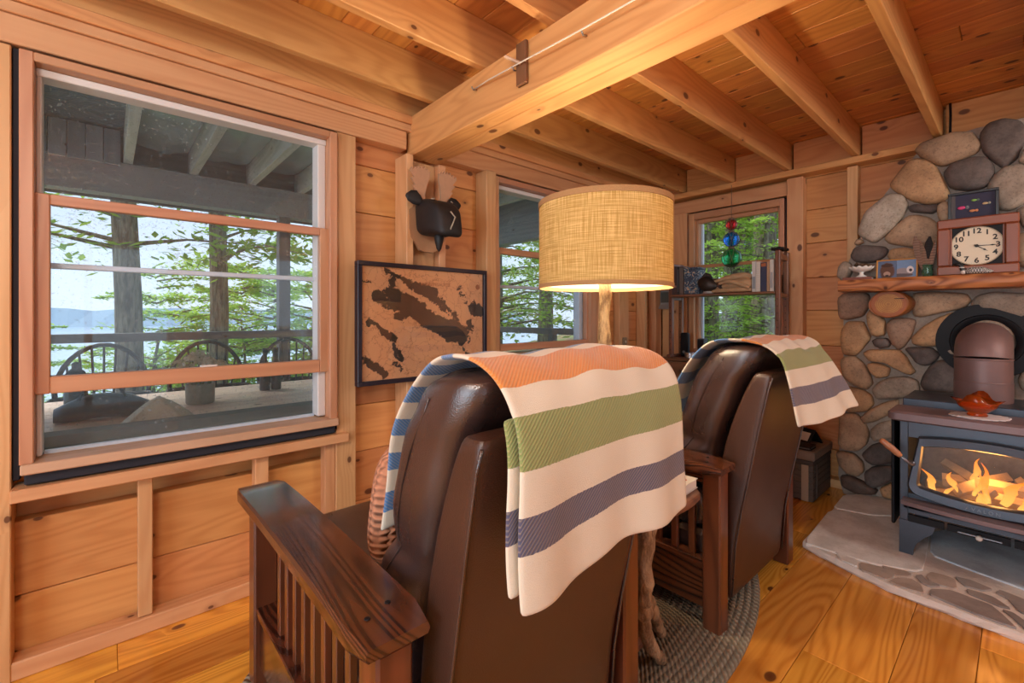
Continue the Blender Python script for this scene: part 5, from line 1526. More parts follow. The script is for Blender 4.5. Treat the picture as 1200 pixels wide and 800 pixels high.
# fly frame standing behind and above the clock
ff = at('fly_shadowbox', 'black shadow box frame of fishing flies propped above the clock', 'picture', 3.595, .18)
FB = plain('frame_black_matte', (.010, .009, .010), .4)
for y0, y1, z0, z1 in ((-.100, .100, .458, .472), (-.100, .100, .0, .32)):
    m = MB(); m.box(0, .025, y0, y1, z0, z1, .002); m.build('frame_bar', FB, ff)
for s in (-1, 1):
    m = MB(); m.box(0, .025, *sorted((s * .100, s * .086)), .32, .458, .002); m.build('frame_bar', FB, ff)
m = MB(); m.box(.012, .016, -.088, .088, .318, .46); m.build('navy_ground', plain('navy_mat', (.030, .028, .060), .7), ff)
m = MB(); m.box(.010, .0118, .070, .087, .32, .458); m.build('side_mat', plain('grey_mat', (.10, .085, .085), .7), ff)
for y, z, c1, c2, w in ((.045, .385, (.72, .06, .20), (.16, .16, .18), .017), (-.005, .420, (.25, .48, .10), (.10, .14, .10), .012), (-.048, .395, (.60, .42, .22), (.32, .30, .24), .012), (.002, .362, (.70, .26, .10), (.70, .26, .10), .013)):
    m = MB(); m.sphere((.008, y, z), (.004, w, w * .55), 12, 8); fy = m.build('fishing_fly', plain('fly_%d' % int(z * 1000), c1, .6), ff, smooth=9)
    m = MB(); m.sphere((.008, y - w * 1.3, z), (.003, w * .55, w * .6), 10, 6); m.build('fly_wing', plain('wing_%d' % int(z * 1000), c2, .7), fy, smooth=9)
# snapshot frame
pf = at('snapshot_pair', 'small gilt photo frame with two dog snapshots on the mantel', 'picture', 3.55, .502)
GILT = plain('gilt_wood', (.56, .25, .045), .35)
for y0, y1, z0, z1 in ((-.097, .097, .113, .120), (-.097, .097, .0, .008)):
    m = MB(); m.box(0, .014, y0, y1, z0, z1, .0015); m.build('frame_bar', GILT, pf, rot=(0, R(8), 0))
for s in (-1, 1):
    m = MB(); m.box(0, .014, *sorted((s * .097, s * .089)), .008, .113, .0015); m.build('frame_bar', GILT, pf, rot=(0, R(8), 0))
def photo(name, y0, y1, base, spots):
    t = NT(name); P = t.obj(); nn = t.noise(P, 60, 3)
    col = t.mix(t.math('MULTIPLY', nn, .5), base, tuple(c * .55 for c in base))
    for (y, z, ry, rz, cc) in spots:
        dd = t.vm('LENGTH', t.vm('DIVIDE', t.vm('SUBTRACT', P, (.006, y, z)), (.05, ry, rz)))
        col = t.mix(t.math('SUBTRACT', 1.0, t.step(t.math('ADD', dd, t.math('MULTIPLY_ADD', nn, .4, -.2)), .8, 1.05)), col, cc)
    m = MB(); m.box(.005, .008, y0, y1, .008, .113); m.build(name, t.surf(col, .3), pf, rot=(0, R(8), 0))
photo('brown_dog_snapshot', .0, .089, (.10, .17, .30), [(.045, .05, .038, .055, (.10, .045, .03)), (.045, .032, .018, .016, (.40, .26, .20)), (.045, .022, .010, .006, (.03, .015, .012)), (.045, .085, .032, .012, (.05, .022, .016))])
photo('grey_dog_snapshot', -.089, -.001, (.19, .33, .55), [(-.03, .038, .05, .028, (.30, .26, .27)), (-.062, .052, .018, .022, (.75, .70, .68)), (-.064, .05, .008, .010, (.05, .03, .03)), (-.02, .02, .06, .012, (.10, .08, .09))])
m = MB(); m.box(.030, .036, -.02, .02, .0, .09); m.build('easel_strut', BLACK, pf)
# feather vase
fv = at('feather_vase', 'small green glass vase of feathers beside the clock', 'vase', 3.555, .362)
t = NT('vase_glass'); g = t.n('BsdfPrincipled', {'Base Color': (.25, .55, .32, 1), 'Roughness': .05, 'Transmission Weight': .75, 'IOR': 1.4}); t.shader(g)
m = MB(); m.lathe([(.018, .001), (.022, .006), (.026, .03), (.021, .055), (.024, .072), (.022, .072), (.019, .055), (.024, .03), (.018, .008)], 20); m.build('vase_body', t.m, fv, smooth=9)
def feather(pts, w, c1, c2, name='feather'):
    t = NT('feather_%d' % int(w * 1e4 + pts[-1][1] * 1e3 + 300)); P = t.obj(); bb_ = t.math('SINE', t.math('MULTIPLY', t.n('SeparateXYZ', {0: P}).outputs[2], 420.0))
    fm = t.surf(t.mix(t.math('MULTIPLY', t.step(bb_, -.2, .6), .5), c1, c2), .8)
    P_ = [Vector(p) for p in pts]; m = MB(); n = len(P_); vs = []; fs = []
    for i, p in enumerate(P_):
        f = i / (n - 1); ww = w * math.sin(PI * min(1, .12 + f * .85)) ** .7 + .001
        tg = (P_[min(i + 1, n - 1)] - P_[max(0, i - 1)]).normalized(); sd = tg.cross(Vector((1, 0, 0))).normalized()
        vs += [p - sd * ww + Vector((.004, 0, 0)), p + Vector((-.002, 0, 0)), p + sd * ww + Vector((.004, 0, 0)), p + Vector((.005, 0, 0))]
    for i in range(n - 1):
        for k in range(4): fs.append((i * 4 + k, i * 4 + (k + 1) % 4, i * 4 + 4 + (k + 1) % 4, i * 4 + 4 + k))
    fs += [(3, 2, 1, 0), tuple((n - 1) * 4 + k for k in range(4))]
    m.add(vs, fs); m.build(name, fm, fv, smooth=.7)
feather([(0, .0, .02), (-.005, .018, .08), (-.008, .035, .14), (-.008, .048, .20), (-.006, .055, .245)], .022, (.20, .12, .085), (.34, .23, .17))
feather([(0, .0, .02), (-.01, .008, .09), (-.012, .022, .15), (-.010, .028, .21)], .016, (.30, .19, .13), (.15, .09, .06))
feather([(0, .0, .02), (-.006, .004, .08), (-.008, .0, .14), (-.008, -.006, .20), (-.008, -.010, .235)], .020, (.015, .013, .013), (.03, .025, .022))
feather([(0, .0, .02), (-.008, -.012, .08), (-.010, -.025, .14), (-.012, -.035, .20)], .012, (.40, .25, .18), (.06, .035, .03))
# compote on a flat book
fb = make_book('flat_book', 'thin reddish book lying at the left end of mantel', (3.50, .61, ZM + .0005), .14, .15, .017, plain('oxblood', (.21, .055, .03), .5))
cp = at('milk_glass_compote', 'scalloped white milk glass compote holding pine cones', 'bowl', 3.555, .672, z=ZM + .018)
MILK = plain('milk_glass', (.80, .77, .72), .18)
m = MB(); m.lathe([(.030, 0.0), (.028, .006), (.012, .018), (.010, .028), (.022, .036)], 24); m.build('pedestal', MILK, cp, smooth=9)
m = MB(); rings = []
for r, z, s in ((.020, .034, 0), (.045, .042, 0), (.058, .054, .03), (.064, .066, .07), (.061, .066, .07), (.050, .055, .02), (.012, .046, 0)):
    rings.append([(r * (1 + s * math.cos(12 * a)) * math.cos(a), r * (1 + s * math.cos(12 * a)) * math.sin(a), z + s * .05 * math.cos(12 * a)) for a in [2 * PI * k / 72 for k in range(72)]])
m.loft(rings); m.build('scalloped_bowl', MILK, cp, smooth=9)
for k, (dx, dy, cc) in enumerate(((-.012, .022, (.13, .075, .04)), (.0, -.018, (.20, .12, .06)), (-.02, -.002, (.10, .06, .035)), (.02, .006, (.15, .09, .05)))):
    pcn = at('pine_cone', 'little brown pine cone in the milk glass compote, ' + ('back left', 'right', 'front', 'rear')[k], 'pine cone', 3.555 + dx, .672 + dy, z=ZM + .018 + .070)
    m = MB()
    for j in range(6):
        f = j / 5; r = .017 * math.sin(PI * (.2 + .75 * f)) + .002
        m.lathe([(r * .5, -.013 + f * .032), (r, -.010 + f * .032), (r * .55, -.006 + f * .032)], 9)
    tag(m.build('scales', plain('cone_%d' % k, cc, .8), pcn, rot=(k, .6 * k, 0)), kind='stuff')
# loon carving
lo = at('loon_carving', 'small black and white loon carving in front of the clock', 'sculpture', 3.468, .175)
LB = plain('loon_black', (.014, .014, .014), .35)
m = MB(); rings = []
for y, zc, r in ((.034, .012, .006), (.026, .018, .014), (.0, .020, .0185), (-.035, .018, .018), (-.062, .013, .011), (-.078, .010, .003)):
    rings.append([(.9 * r * math.cos(a), y, zc + r * math.sin(a)) for a in [2 * PI * k / 14 for k in range(14)]])
t = NT('loon_checker'); ck_ = t.n('TexChecker', {'Vector': t.obj(), 'Color1': (.02, .02, .02, 1), 'Color2': (.55, .52, .48, 1), 'Scale': 190}); 
m.loft(rings); m.build('body', t.surf(ck_.outputs[0], .4), lo, smooth=9)
m = MB(); m.tube([(0, .03, .014), (0, .038, .03), (0, .042, .046), (0, .050, .056), (0, .062, .056), (0, .082, .054)], [.012, .011, .0095, .0105, .0085, .0015], 12); m.build('head', LB, lo, smooth=9)
m = MB(); m.sphere((0, .034, .014), (.015, .012, .0125), 14, 8); m.build('white_breast', WHITEP, lo, smooth=9)
m = MB(); m.lathe([(.0118, .036), (.0112, .040)], 14, c=(0, .0405, 0), cap=False); m.build('neck_ring', WHITEP, lo)

# ================================================================== PORCH
PF = -.13
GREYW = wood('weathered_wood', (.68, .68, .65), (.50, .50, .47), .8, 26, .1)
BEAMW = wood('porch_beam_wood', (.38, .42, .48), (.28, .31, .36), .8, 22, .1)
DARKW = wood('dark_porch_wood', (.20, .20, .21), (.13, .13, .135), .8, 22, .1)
porch = tag(put('porch_floor', None), kind='structure')
y = 2.42
while y < 5.25:
    board('deck_board', GREYW, porch, -5, 4.05, y, y + .136, PF - .03, PF, 'X'); y += .142
roof = MB(); roof.box(-5, 4.1, 2.38, 5.2, 2.72, 2.76)
t = NT('dark_tarp'); P = t.obj(); nn = t.noise(P, 3.2, 4, .6, .8)
roof = tag(roof.build('porch_roof', t.surf((.16, .185, .22), .28, t.bump(nn, 1.0, .06))), kind='structure')
def sheet(x0, x1, sd):
    m = MB(); nx, ny = 10, 46
    for j in range(ny + 1):
        for i in range(nx + 1):
            x = x0 + (x1 - x0) * i / nx; y_ = 2.45 + 2.5 * j / ny
            e = min(i, nx - i) / (nx / 2)
            z = 2.66 - .05 * e ** .6 + .028 * noise.noise(Vector((x * 9, y_ * 3.2, sd))) * e + .022 * abs(noise.noise(Vector((x * 5, y_ * 9, sd + 4)))) * e
            m.v.append((x, y_, z))
    for j in range(ny):
        for i in range(nx):
            a = j * (nx + 1) + i; m.f.append((a, a + 1, a + nx + 2, a + nx + 1)); m.mi.append(0)
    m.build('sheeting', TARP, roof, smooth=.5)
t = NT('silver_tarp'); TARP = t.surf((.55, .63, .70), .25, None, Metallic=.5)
rx = [-2.2, -1.65, -1.1, -.55, .10, .55, 1.02, 1.47, 1.93, 2.40, 2.87, 3.34]
for k, x in enumerate(rx):
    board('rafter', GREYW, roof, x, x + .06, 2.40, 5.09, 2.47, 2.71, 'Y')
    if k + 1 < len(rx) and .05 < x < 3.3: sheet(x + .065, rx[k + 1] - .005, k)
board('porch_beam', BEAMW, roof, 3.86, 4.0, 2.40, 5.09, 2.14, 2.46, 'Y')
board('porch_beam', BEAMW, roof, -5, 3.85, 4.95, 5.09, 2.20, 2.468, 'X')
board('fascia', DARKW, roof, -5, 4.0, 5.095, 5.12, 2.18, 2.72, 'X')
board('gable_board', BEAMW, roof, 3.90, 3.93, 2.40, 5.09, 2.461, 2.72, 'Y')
board('ledger', DARKW, roof, -5, 4.0, 2.385, 2.43, 2.47, 2.71, 'X')
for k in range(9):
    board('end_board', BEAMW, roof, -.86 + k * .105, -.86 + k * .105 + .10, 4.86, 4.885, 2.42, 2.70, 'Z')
for x in (-3.2, 1.29, 3.87):
    board('porch_post', DARKW, roof, x, x + .105, 4.965, 5.07, PF, 2.20, 'Z')
rail = thing('porch_railing', 'dark wooden porch railing between the posts above the lake', 'railing', (0, 5.0, 0))
board('top_rail', DARKW, rail, -4.9, 3.86, -.06, .06, .985, 1.055, 'X')
for z in (.70, .42, .14): board('lower_rail', DARKW, rail, -4.9, 3.86, -.015, .015, z, z + .04, 'X')
for x in (-1.9, -.5, 2.6): board('rail_post', DARKW, rail, x, x + .08, -.04, .04, PF, .984, 'Z')
board('top_rail', DARKW, rail, 3.87, 3.99, -2.55, -.06, .985, 1.055, 'Y')
board('lower_rail', DARKW, rail, 3.91, 3.94, -2.55, -.04, .50, .54, 'Y')
for y in (-1.35,): board('rail_post', DARKW, rail, 3.89, 3.97, y, y + .08, PF, .984, 'Z')
lt = thing('string_lights', 'string of clear globe lights hanging under the porch roof', 'lights', (0, 2.9, 0))
pts = [(-.6 + k * .17, .14 * math.sin(k * .5) * .1, 2.40 - .02 * math.sin(k * 1.1)) for k in range(13)]
m = MB(); m.tube(pts, .004, 5); m.build('wire', BLACK, lt, smooth=9)
BG = glass_thin('globe_glass', (.95, .97, 1), refl=1.6)
for x in (-.10, .30, .62):
    m = MB(); m.sphere((x, 0, 2.335), .038, 14, 10); b_ = m.build('globe', BG, lt, smooth=9)
    m = MB(); m.lathe([(.012, 2.365), (.013, 2.392)], 10, c=(x, 0, 0)); m.build('socket', BLACK, b_)

# bench sofa under the window, cushion, table with things on it
OLIVE = plain('olive_canvas', (.15, .18, .165), .9, .4, 150, .2)
so = thing('porch_sofa', 'dark green porch sofa standing with its back to the window', 'sofa', (.45, 2.72, PF))
m = MB(); m.box(-1.4, 1.4, -.16, .02, .12, .845, .035); m.build('back', OLIVE, so)
m = MB(); m.box(-1.4, 1.4, .02, .60, .12, .42, .03); m.build('seat', OLIVE, so)
for x in (-1.35, 1.25):
    for y in (-.13, .48):
        m = MB(); m.box(x, x + .1, y, y + .08, 0, .12); m.build('leg', DARKW, so)
def porch_pillow(label, x, y, z, rot, col, hx):
    m = MB(); rings = []; n = 24
    for k in range(7):
        s = -1 + k / 3; f = .97 if abs(s) == 1 else 1
        ring = []
        for j in range(n):
            a = 2 * PI * j / n; ca, sa = math.cos(a), math.sin(a); q = (abs(ca) ** 12 + abs(sa) ** 12) ** (-1 / 12)
            e = max(abs(ca * q), abs(sa * q)); ring.append((hx * ca * q * f, s * .085 * (1 - .75 * (abs(ca * q * sa * q)) ** 1.5), hx * sa * q * f))
        rings.append(ring)
    m.loft(rings)
    return tag(m.build('porch_cushion', plain('cushion_' + label[:6], col, .95, .4, 200, .15), None, (x, y, z), rot, smooth=9), label, 'cushion')
porch_pillow('pale grey green cushion standing on its corner on the porch sofa', .19, 2.865, .585, (R(14), R(45), 0), (.45, .44, .35), .165)
tb2 = thing('porch_table', 'long weathered wooden table on the porch outside the window', 'table', (.75, 3.85, PF))
TABW = wood('table_wood', (.80, .60, .48), (.68, .48, .38), .45, 24, .05)
for k in range(8):
    board('table_board', TABW, tb2, -1.35, 1.25, -.56 + k * .14, -.56 + k * .14 + .137, .705, .740, 'X')
board('apron', TABW, tb2, -1.2, 1.1, -.50, -.47, .60, .704, 'X'); board('apron', TABW, tb2, -1.2, 1.1, .47, .50, .60, .704, 'X')
for x in (-1.2, 1.03):
    for y in (-.5, .42): board('leg', TABW, tb2, x, x + .08, y, y + .08, 0, .704, 'Z')
ZT = PF + .7405
WIND = plain('windsor_dark', (.045, .040, .036), .6)
def windsor():
    c = thing('windsor_chair', 'dark bow-backed windsor chair at the lake side of porch table', 'chair', (0, 0, PF), 0, 'windsor chairs along the porch table')
    m = MB(); m.loft([[(a * s, b * s, z) for a, b in smooth_poly([(-.24, -.2), (.24, -.2), (.26, .1), (.12, .22), (-.12, .22), (-.26, .1)], 2)] for s, z in ((.9, .43), (1, .44), (1, .465), (.93, .475))]); m.build('seat', WIND, c, smooth=.5)
    arch = [(.285 * math.cos(R(a)) * (1 if 0 < a < 180 else .96), .20 + .05 * math.sin(R(max(0, min(180, a)))), .70 + .40 * math.sin(R(a)) * (1 if a > 0 else 1)) for a in range(-0, 181, 12)]
    arch = [(.25, .17, .46)] + arch + [(-.25, .17, .46)]
    m = MB(); m.tube(arch, .017, 8); m.build('bow', WIND, c, smooth=9)
    m = MB(); m.tube([(.30, -.05, .70), (.29, .15, .70), (.15, .22, .70), (-.15, .22, .70), (-.29, .15, .70), (-.30, -.05, .70)], .018, 8); m.build('arm_rail', WIND, c, smooth=9)
    for k in range(7):
        x = -.18 + k * .06
        m = MB(); m.tube([(x * .8, .18, .46), (x * 1.2, .235, .70 + .395 * math.sqrt(max(0, 1 - (x * 1.2 / .285) ** 2)))], .008, 6); m.build('spindle', WIND, c)
    for sx in (-1, 1):
        for sy in (-1, 1):
            m = MB(); m.tube([(sx * .16, sy * .12, .44), (sx * .22, sy * .2, .0)], [.018, .013], 8); m.build('leg', WIND, c)
    return c
w0 = windsor(); w0.location = (-.02, 4.62, PF)
labs = ('second dark windsor chair at the porch table behind the flower pot', 'third dark windsor chair at the porch table near the post', 'dark windsor chair furthest left along the porch table')
for x, lb in zip((.62, 1.30, -.75), labs):
    c = copy_tree(w0); c.location = (x + .05, 4.62, PF); c['label'] = lb
w0['label'] = 'dark windsor chair on the porch right of the lantern'
fp = thing('hydrangea_pot', 'stoneware pot of cream hydrangeas on the porch table', 'flower pot', (.47, 3.70, ZT))
m = MB(); m.lathe([(.075, 0), (.082, .01), (.085, .13), (.080, .135), (.076, .12), (.074, .10)], 24); m.build('pot', plain('stoneware', (.24, .25, .20), .6, .3, 60, .2), fp, smooth=.6)
PET = plain('hydrangea_petal', (.62, .58, .44), .8)
rnd = random.Random(3)
for k, (dx, dy, dz) in enumerate(((-.11, .02, .25), (.0, .05, .31), (.10, -.02, .24), (.03, -.06, .27), (-.05, -.05, .29), (.14, .05, .21), (-.16, -.02, .19))):
    m = MB(); m.tube([(0, 0, .06), (dx * .6, dy * .6, .16), (dx, dy, dz)], .004, 5); st = m.build('stem', plain('stem_green', (.12, .18, .06), .7) if k == 0 else bpy.data.materials['stem_green'], fp)
    m = MB()
    for j in range(46):
        a, b = rnd.uniform(0, 2 * PI), math.acos(rnd.uniform(-.6, 1)); r = .055
        c_ = Vector((dx + r * math.sin(b) * math.cos(a), dy + r * math.sin(b) * math.sin(a), dz + r * .8 * math.cos(b)))
        n_ = (c_ - Vector((dx, dy, dz))).normalized(); u_ = n_.orthogonal().normalized(); v_ = n_.cross(u_)
        q = [c_ + u_ * .017, c_ + v_ * .017 + n_ * .004, c_ - u_ * .017, c_ - v_ * .017 + n_ * .004]
        m.add(q, [(0, 1, 2, 3)])
    tag(m.build('bloom', PET, fp, recalc=False), kind='stuff')
for x, lb in ((.835, 'left one of two dark bottles on the porch table'), (.915, 'right one of two dark bottles on the porch table')):
    b_ = thing('bottle', lb, 'bottle', (x + .10, 4.0, ZT), 0, 'dark bottles on the porch table')
    m = MB(); m.lathe([(.036, 0), (.038, .01), (.038, .18), (.016, .24), (.014, .30)], 16); m.build('bottle_body', WIND, b_, smooth=.7)
    m = MB(); m.lathe([(.018, .3005), (.018, .335)], 14); m.build('cap', BLACK, b_)
ln_ = thing('lantern', 'dark metal lantern on the left part of porch table', 'lantern', (-.14, 3.72, ZT))
m = MB(); m.lathe([(.065, 0), (.065, .02), (.055, .025)], 16); m.build('base', BLACK, ln_)
m = MB(); m.lathe([(.05, .025), (.055, .12), (.045, .20)], 16, cap=False); m.build('globe', plain('smoked_glass', (.04, .05, .045), .1), ln_, smooth=9)
m = MB(); m.lathe([(.065, .20), (.04, .26), (.018, .28), (.018, .31), (0, .32)], 16); m.build('hood', BLACK, ln_)
bg = thing('duffel_bag', 'dark blue soft bag lying on the porch table', 'bag', (-.02, 3.52, ZT))
m = MB(); rings = []
for k in range(9):
    f = k / 8; r = .075 * math.sin(PI * (.08 + .84 * f)) ** .5
    rings.append([(-.20 + .42 * f, r * 1.2 * math.cos(a), r + .0 + r * math.sin(a) * (1 + .18 * noise.noise(Vector((f * 6, a, 2))))) for a in [2 * PI * j / 14 for j in range(14)]])
m.loft(rings); m.build('bag_body', plain('navy_nylon', (.025, .045, .065), .4, .6, 22, .3), bg, smooth=9)
m = MB(); m.tube([(-.1, -.05, .12), (-.06, -.03, .20), (.06, -.03, .20), (.1, -.05, .12)], .008, 6); m.build('bag_handle', BLACK, bg, smooth=9)

# ================================================================== GROUND, LAKE, FOREST
t = NT('forest_floor'); P = t.obj(); n1 = t.noise(P, 1.2, 5, .6); n2 = t.noise(P, 22, 3)
GRD = t.surf(t.mix(t.step(n1, .42, .6), t.mix(n2, (.16, .10, .055), (.26, .17, .09)), t.mix(n2, (.08, .15, .03), (.20, .30, .07))), .95)
m = MB(); nx, ny = 70, 60
def gz(x, y):
    z = -.45
    if x > 4: z += min(1.0, (x - 4) / 14) * 1.3 + .10 * noise.noise(Vector((x * .6, y * .6, 0)))
    d = max(0.0, y - 5.4) * (1.0 if x < 5 else max(0.0, 1 - (x - 5) / 6))
    z -= min(2.6, d * .22) + .35 * (1 if y > 5.4 and x < 5 else 0)
    return z + .06 * noise.noise(Vector((x * 1.3, y * 1.3, 5)))
for j in range(ny + 1):
    for i in range(nx + 1):
        x = -18 + 52 * i / nx; y = 2.36 + 22 * j / ny - (12 * max(0, min(1, (x - 4.1) / .8)))
        m.v.append((x, y, gz(x, y)))
for j in range(ny):
    for i in range(nx):
        a = j * (nx + 1) + i; m.f.append((a, a + 1, a + nx + 2, a + nx + 1)); m.mi.append(0)
tag(m.build('ground', GRD, smooth=9), kind='structure')
t = NT('lake_water'); P = t.obj(); nn = t.noise(t.vm('MULTIPLY', P, (1, 3, 1)), 1.5, 3)
m = MB(); m.add([(-220, 12, -2.9), (260, 12, -2.9), (260, 300, -2.9), (-220, 300, -2.9)], [(0, 1, 2, 3)])
tag(m.build('lake', t.surf((.30, .40, .48), .18, t.bump(nn, .2, .02))), kind='structure')
m = MB(); n = 60
vs = []
for k in range(n + 1):
    x = -200 + 420 * k / n
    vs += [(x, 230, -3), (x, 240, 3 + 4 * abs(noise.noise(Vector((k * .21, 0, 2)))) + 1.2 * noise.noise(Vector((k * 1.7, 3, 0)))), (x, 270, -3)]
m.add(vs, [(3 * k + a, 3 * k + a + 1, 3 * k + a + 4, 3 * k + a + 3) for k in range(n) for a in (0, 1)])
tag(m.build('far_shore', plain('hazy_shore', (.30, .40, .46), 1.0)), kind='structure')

t = NT('bark'); P = t.obj(); nn = t.noise(t.vm('MULTIPLY', P, (1, 1, .18)), 22, 5, .7); n2 = t.noise(P, 2, 2)
BARKT = t.surf(t.mix(t.step(nn, .35, .65), (.11, .085, .068), t.mix(n2, (.30, .245, .195), (.38, .34, .25))), .95, t.bump(nn, .9, .03))
def leafmat(name, c1, c2):
    t = NT(name); P = t.obj(); nn = t.noise(P, 1.6, 3); r = t.n('ObjectInfo').outputs['Random']
    c = t.mix(nn, c1, c2)
    df = t.n('BsdfDiffuse', {'Color': c}); tl = t.n('BsdfTranslucent', {'Color': t.mix(.5, c, (.5, .7, .1))})
    return t.shader(t.n('MixShader', {0: .5, 1: df, 2: tl}))
LF = [leafmat('leaf_light', (.30, .50, .09), (.48, .66, .18)), leafmat('leaf_mid', (.22, .38, .07), (.36, .52, .13)), leafmat('leaf_dark', (.10, .20, .04), (.17, .29, .07))]
def foliage(seed, h0, h1, spread, nb, nl, ls, droop, taper, flat=.35, bmesh_only=False):
    """leaf mesh around a trunk at the origin, plus the boughs that carry it"""
    rnd = random.Random(seed); m = MB(); b = MB()
    for k in range(nb):
        f = rnd.random(); z = h0 + (h1 - h0) * f; az = rnd.uniform(0, 2 * PI)
        L = spread * (1 - taper * f) * rnd.uniform(.65, 1.1)
        dx, dy = math.cos(az), math.sin(az)
        pts = [Vector((dx * L * s, dy * L * s, z + L * (.28 * s - droop * s * s))) for s in (0, .3, .6, 1.0)]
        b.tube(pts, [.018 + .012 * (1 - f), .013, .008, .003], 4, cap=False)
        for j in range(nl):
            s = rnd.random() ** .7
            i = min(2, int(s * 3)); fr = s * 3 - i
            c = pts[i].lerp(pts[i + 1], min(1, fr))
            w = L * .30 * (1.15 - s * .8)
            o = rnd.gauss(0, w * .6)
            c = c + Vector((-dy * o, dx * o, rnd.gauss(0, w * flat * .5) - abs(o) * droop * .5))
            a = rnd.uniform(0, 2 * PI); l = ls * rnd.uniform(.6, 1.2); t_ = rnd.uniform(-.6, .6)
            u = Vector((math.cos(a), math.sin(a), t_ - droop * .4)).normalized() * l; v = u.cross(Vector((rnd.uniform(-.4, .4), rnd.uniform(-.4, .4), 1))).normalized() * l * .42
            m.add([c - u * .5, c + v * .5, c + u * .5, c - v * .5], [(0, 1, 2, 3)])
    return m, b
FOL = []
for sd, args in enumerate(((.3, 4.4, 1.7, 34, 120, .13, .18, .45, .35), (1.0, 5.2, 2.0, 36, 120, .14, .16, .4, .4), (1.6, 7.5, 2.2, 44, 130, .13, .35, .55, .22), (.2, 1.5, 1.3, 22, 110, .11, .25, .3, .3), (3.0, 9.0, 2.6, 46, 130, .16, .30, .5, .25))):
    mm, bb2 = foliage(sd + 11, *args)
    o1 = mm.build('foliage', LF[0], recalc=False); o2 = bb2.build('bough', BARKT, smooth=9, recalc=False)
    FOL.append((o1.data, o2.data)); bpy.data.objects.remove(o1); bpy.data.objects.remove(o2)
_folm = {}
def fol_mesh(v, lf):
    if (v, lf) not in _folm:
        me = FOL[v][0].copy(); me.materials.clear(); me.materials.append(LF[lf]); _folm[(v, lf)] = me
    return _folm[(v, lf)]
KIND = {0: 'light green young tree', 1: 'bright green leafy tree', 2: 'drooping hemlock', 3: 'low green undergrowth bush', 4: 'tall straight forest tree'}
def tree(x, y, h, r, v, lf, label, sc=1.0, rz=0.0, grp='trees around the cabin', lean=0.0):
    z = gz(x, y) - .1
    o = thing('shrub' if v == 3 else 'tree', label, 'shrub' if v == 3 else 'tree', (x, y, z), rz, grp)
    if v != 3:
        m = MB(); m.tube([(lean * k / 8 + .04 * math.sin(k * 1.3 + x), .04 * math.cos(k * 1.1 + y), h * k / 8) for k in range(9)], [r * (1.25 if k == 0 else 1) * (1 - .065 * k) for k in range(9)], 14)
        m.build('trunk', BARKT, o, smooth=9)
    if v is not None:
        q = put('foliage', fol_mesh(v, lf), o); q.scale = (sc, sc, sc); tag(q, kind='stuff')
        q = put('bough', FOL[v][1], o); q.scale = (sc, sc, sc); tag(q, kind='stuff')
    return o
LAKE = 'trees between the porch and the lake'; WOOD = 'forest trees beyond the back window'; SIDE = 'trees beyond the end of the porch'
tree(.17, 7.4, 11, .155, 4, 1, 'thick bare trunk left of centre beyond the porch railing', 1.1, .3, LAKE)
tree(1.20, 7.9, 11, .135, 4, 1, 'second thick bare trunk beyond the railing, by the hydrangeas', 1.1, 2.0, LAKE)
k = 0
adj = ['far left', 'left', 'centre left', 'centre', 'centre right', 'right', 'far right']
for x, y, v, lf, sc in ((-.85, 9.0, 0, 0, .62), (.55, 8.6, 0, 0, .78), (1.0, 10.2, 1, 0, .80), (1.75, 9.0, 0, 0, .85), (2.4, 9.6, 1, 0, .85), (3.1, 9.6, 1, 0, .9), (-1.8, 12, 1, 0, .6), (.2, 12.5, 1, 0, .62), (.95, 8.4, 0, 0, .62), (2.0, 10.8, 0, 0, .95), (1.5, 12.0, 0, 0, .9), (-.2, 10.4, 0, 0, .6), (2.7, 11.4, 0, 0, 1.0), (1.9, 13, 1, 0, .78), (3.6, 12.5, 2, 0, .8), (2.9, 7.2, 0, 0, .75)):
    tree(x, y, 3.2 * sc, .035, v, lf, '%s in leaf by the lake shore, number of paces out %s' % (KIND[v], 'x') if False else KIND[v] + ' in fresh leaf between the porch and the lake', sc, x * 3 + y, LAKE)
for x, y, r, v, lf, lb in ((4.95, 5.9, .06, 2, 1, 'slim reddish trunk past the porch railing at the middle window'), (7.3, 7.1, .17, 4, 1, 'broad lichen grey trunk past the porch at the middle window'), (8.4, 7.0, .09, 2, 0, 'slender trunk right of the broad one at the middle window')):
    tree(x, y, 10, r, v, lf, lb, 1.0, x, SIDE)
for x, y, v, lf, sc in ((6.2, 7.8, 2, 1, .9), (7.5, 9.5, 2, 0, 1.0), (9.5, 9.0, 4, 1, 1.0), (9.0, 11.5, 1, 0, 1.1), (6.0, 10.5, 1, 0, 1.0), (11, 10.5, 2, 1, 1.1), (5.2, 8.6, 0, 0, .9), (4.4, 7.6, 0, 0, .9)):
    tree(x, y, 6 * sc, .07, v, lf, KIND[v] + ' seen through the middle window', sc, x * 2 + y, SIDE)
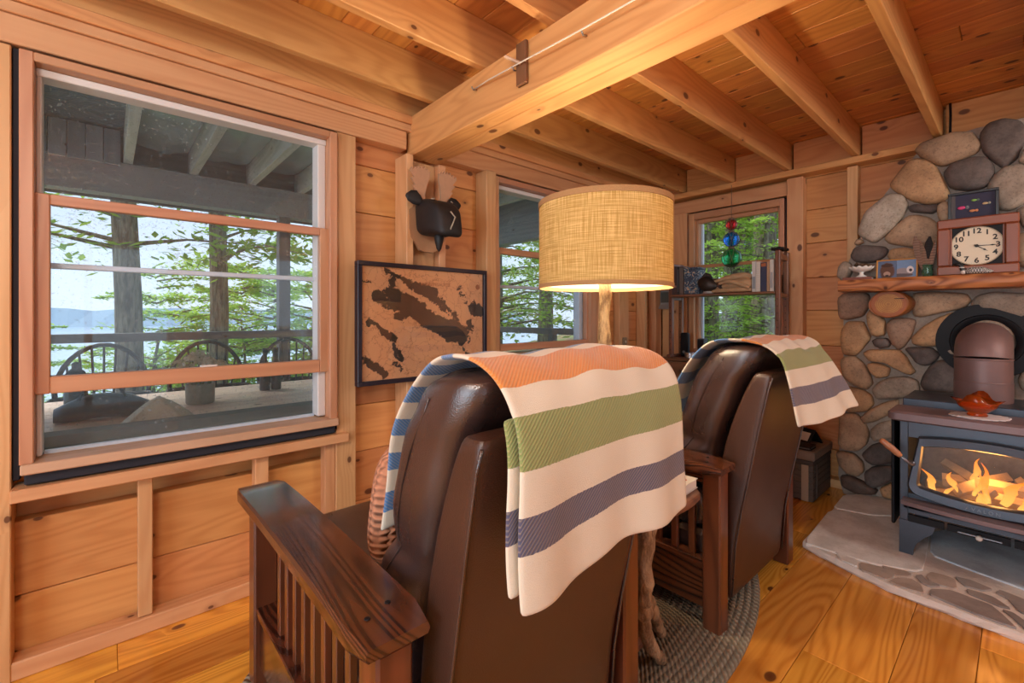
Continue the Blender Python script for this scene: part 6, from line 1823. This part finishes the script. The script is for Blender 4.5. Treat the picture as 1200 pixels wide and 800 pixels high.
for x, yr, r, v, lf, lb in ((8.8, .412, .20, 4, 0, 'thick trunk nearest the middle of the back window'), (8.2, .352, .19, 4, 1, 'tall trunk behind the right side of back window'), (9.8, .462, .17, 4, 1, 'tall trunk behind the left side of back window'), (13.5, .385, .20, 4, 1, 'tall grey trunk deep in the wood behind the glass floats'), (12.5, .335, .18, 4, 2, 'tall trunk deepest at the right of back window')):
    tree(x, x * yr, 12, r, v, lf, lb, 1.0, x, WOOD)
for x, yr, v, lf, sc in ((7.2, .46, 2, 0, .62), (7.4, .34, 2, 0, .60), (8.6, .42, 2, 0, .75), (10.5, .36, 2, 1, .8), (10.8, .46, 2, 0, .9), (14, .40, 2, 1, 1.1), (15, .33, 2, 1, 1.2), (15.5, .47, 2, 1, 1.2), (17, .42, 2, 2, 1.4), (18, .37, 4, 1, 1.3)):
    tree(x, x * yr, 6 * sc, .06, v, lf, KIND[v] + ' with feathery green sprays behind the back window', sc, x * 2, WOOD)
for x, yr, lf, sc in ((5.4, .47, 0, .62), (5.7, .36, 0, .62), (6.6, .32, 0, .7), (7.0, .43, 0, .7), (9.0, .40, 0, .9), (9.2, .33, 0, .9), (11, .43, 0, 1.1), (12, .37, 1, 1.1)):
    tree(x, x * yr, 1, .03, 3, lf, 'low bright green undergrowth below the back window', sc, x * 5, WOOD)

# every tree gets its own label by its bearing as one looks out
ORD = ['first', 'second', 'third', 'fourth', 'fifth', 'sixth', 'seventh', 'eighth', 'ninth', 'tenth', 'eleventh', 'twelfth', 'thirteenth', 'fourteenth', 'fifteenth']
_by = {}
for o in list(COL.objects):
    if o.get('category') in ('tree', 'shrub') and ('seen' in o['label'] or 'sprays' in o['label'] or 'undergrowth' in o['label'] or 'fresh leaf' in o['label']):
        _by.setdefault(o['label'], []).append(o)
PLACE = {'fresh leaf': 'between the porch and the lake', 'seen through': 'past the porch end at the middle window', 'sprays': 'behind the back window', 'undergrowth': 'low behind the back window'}
for lb, obs in _by.items():
    obs.sort(key=lambda o: -math.atan2(o.location.y, o.location.x))
    kind = next(k for k in KIND.values() if lb.startswith(k)) if not lb.startswith('low bright') else 'low bright green undergrowth shrub'
    place = next(v for k, v in PLACE.items() if k in lb)
    for k, o in enumerate(obs):
        o['label'] = ORD[k] + ' ' + kind + ' from the left, ' + place if len(obs) > 1 else 'only ' + kind + ' ' + place
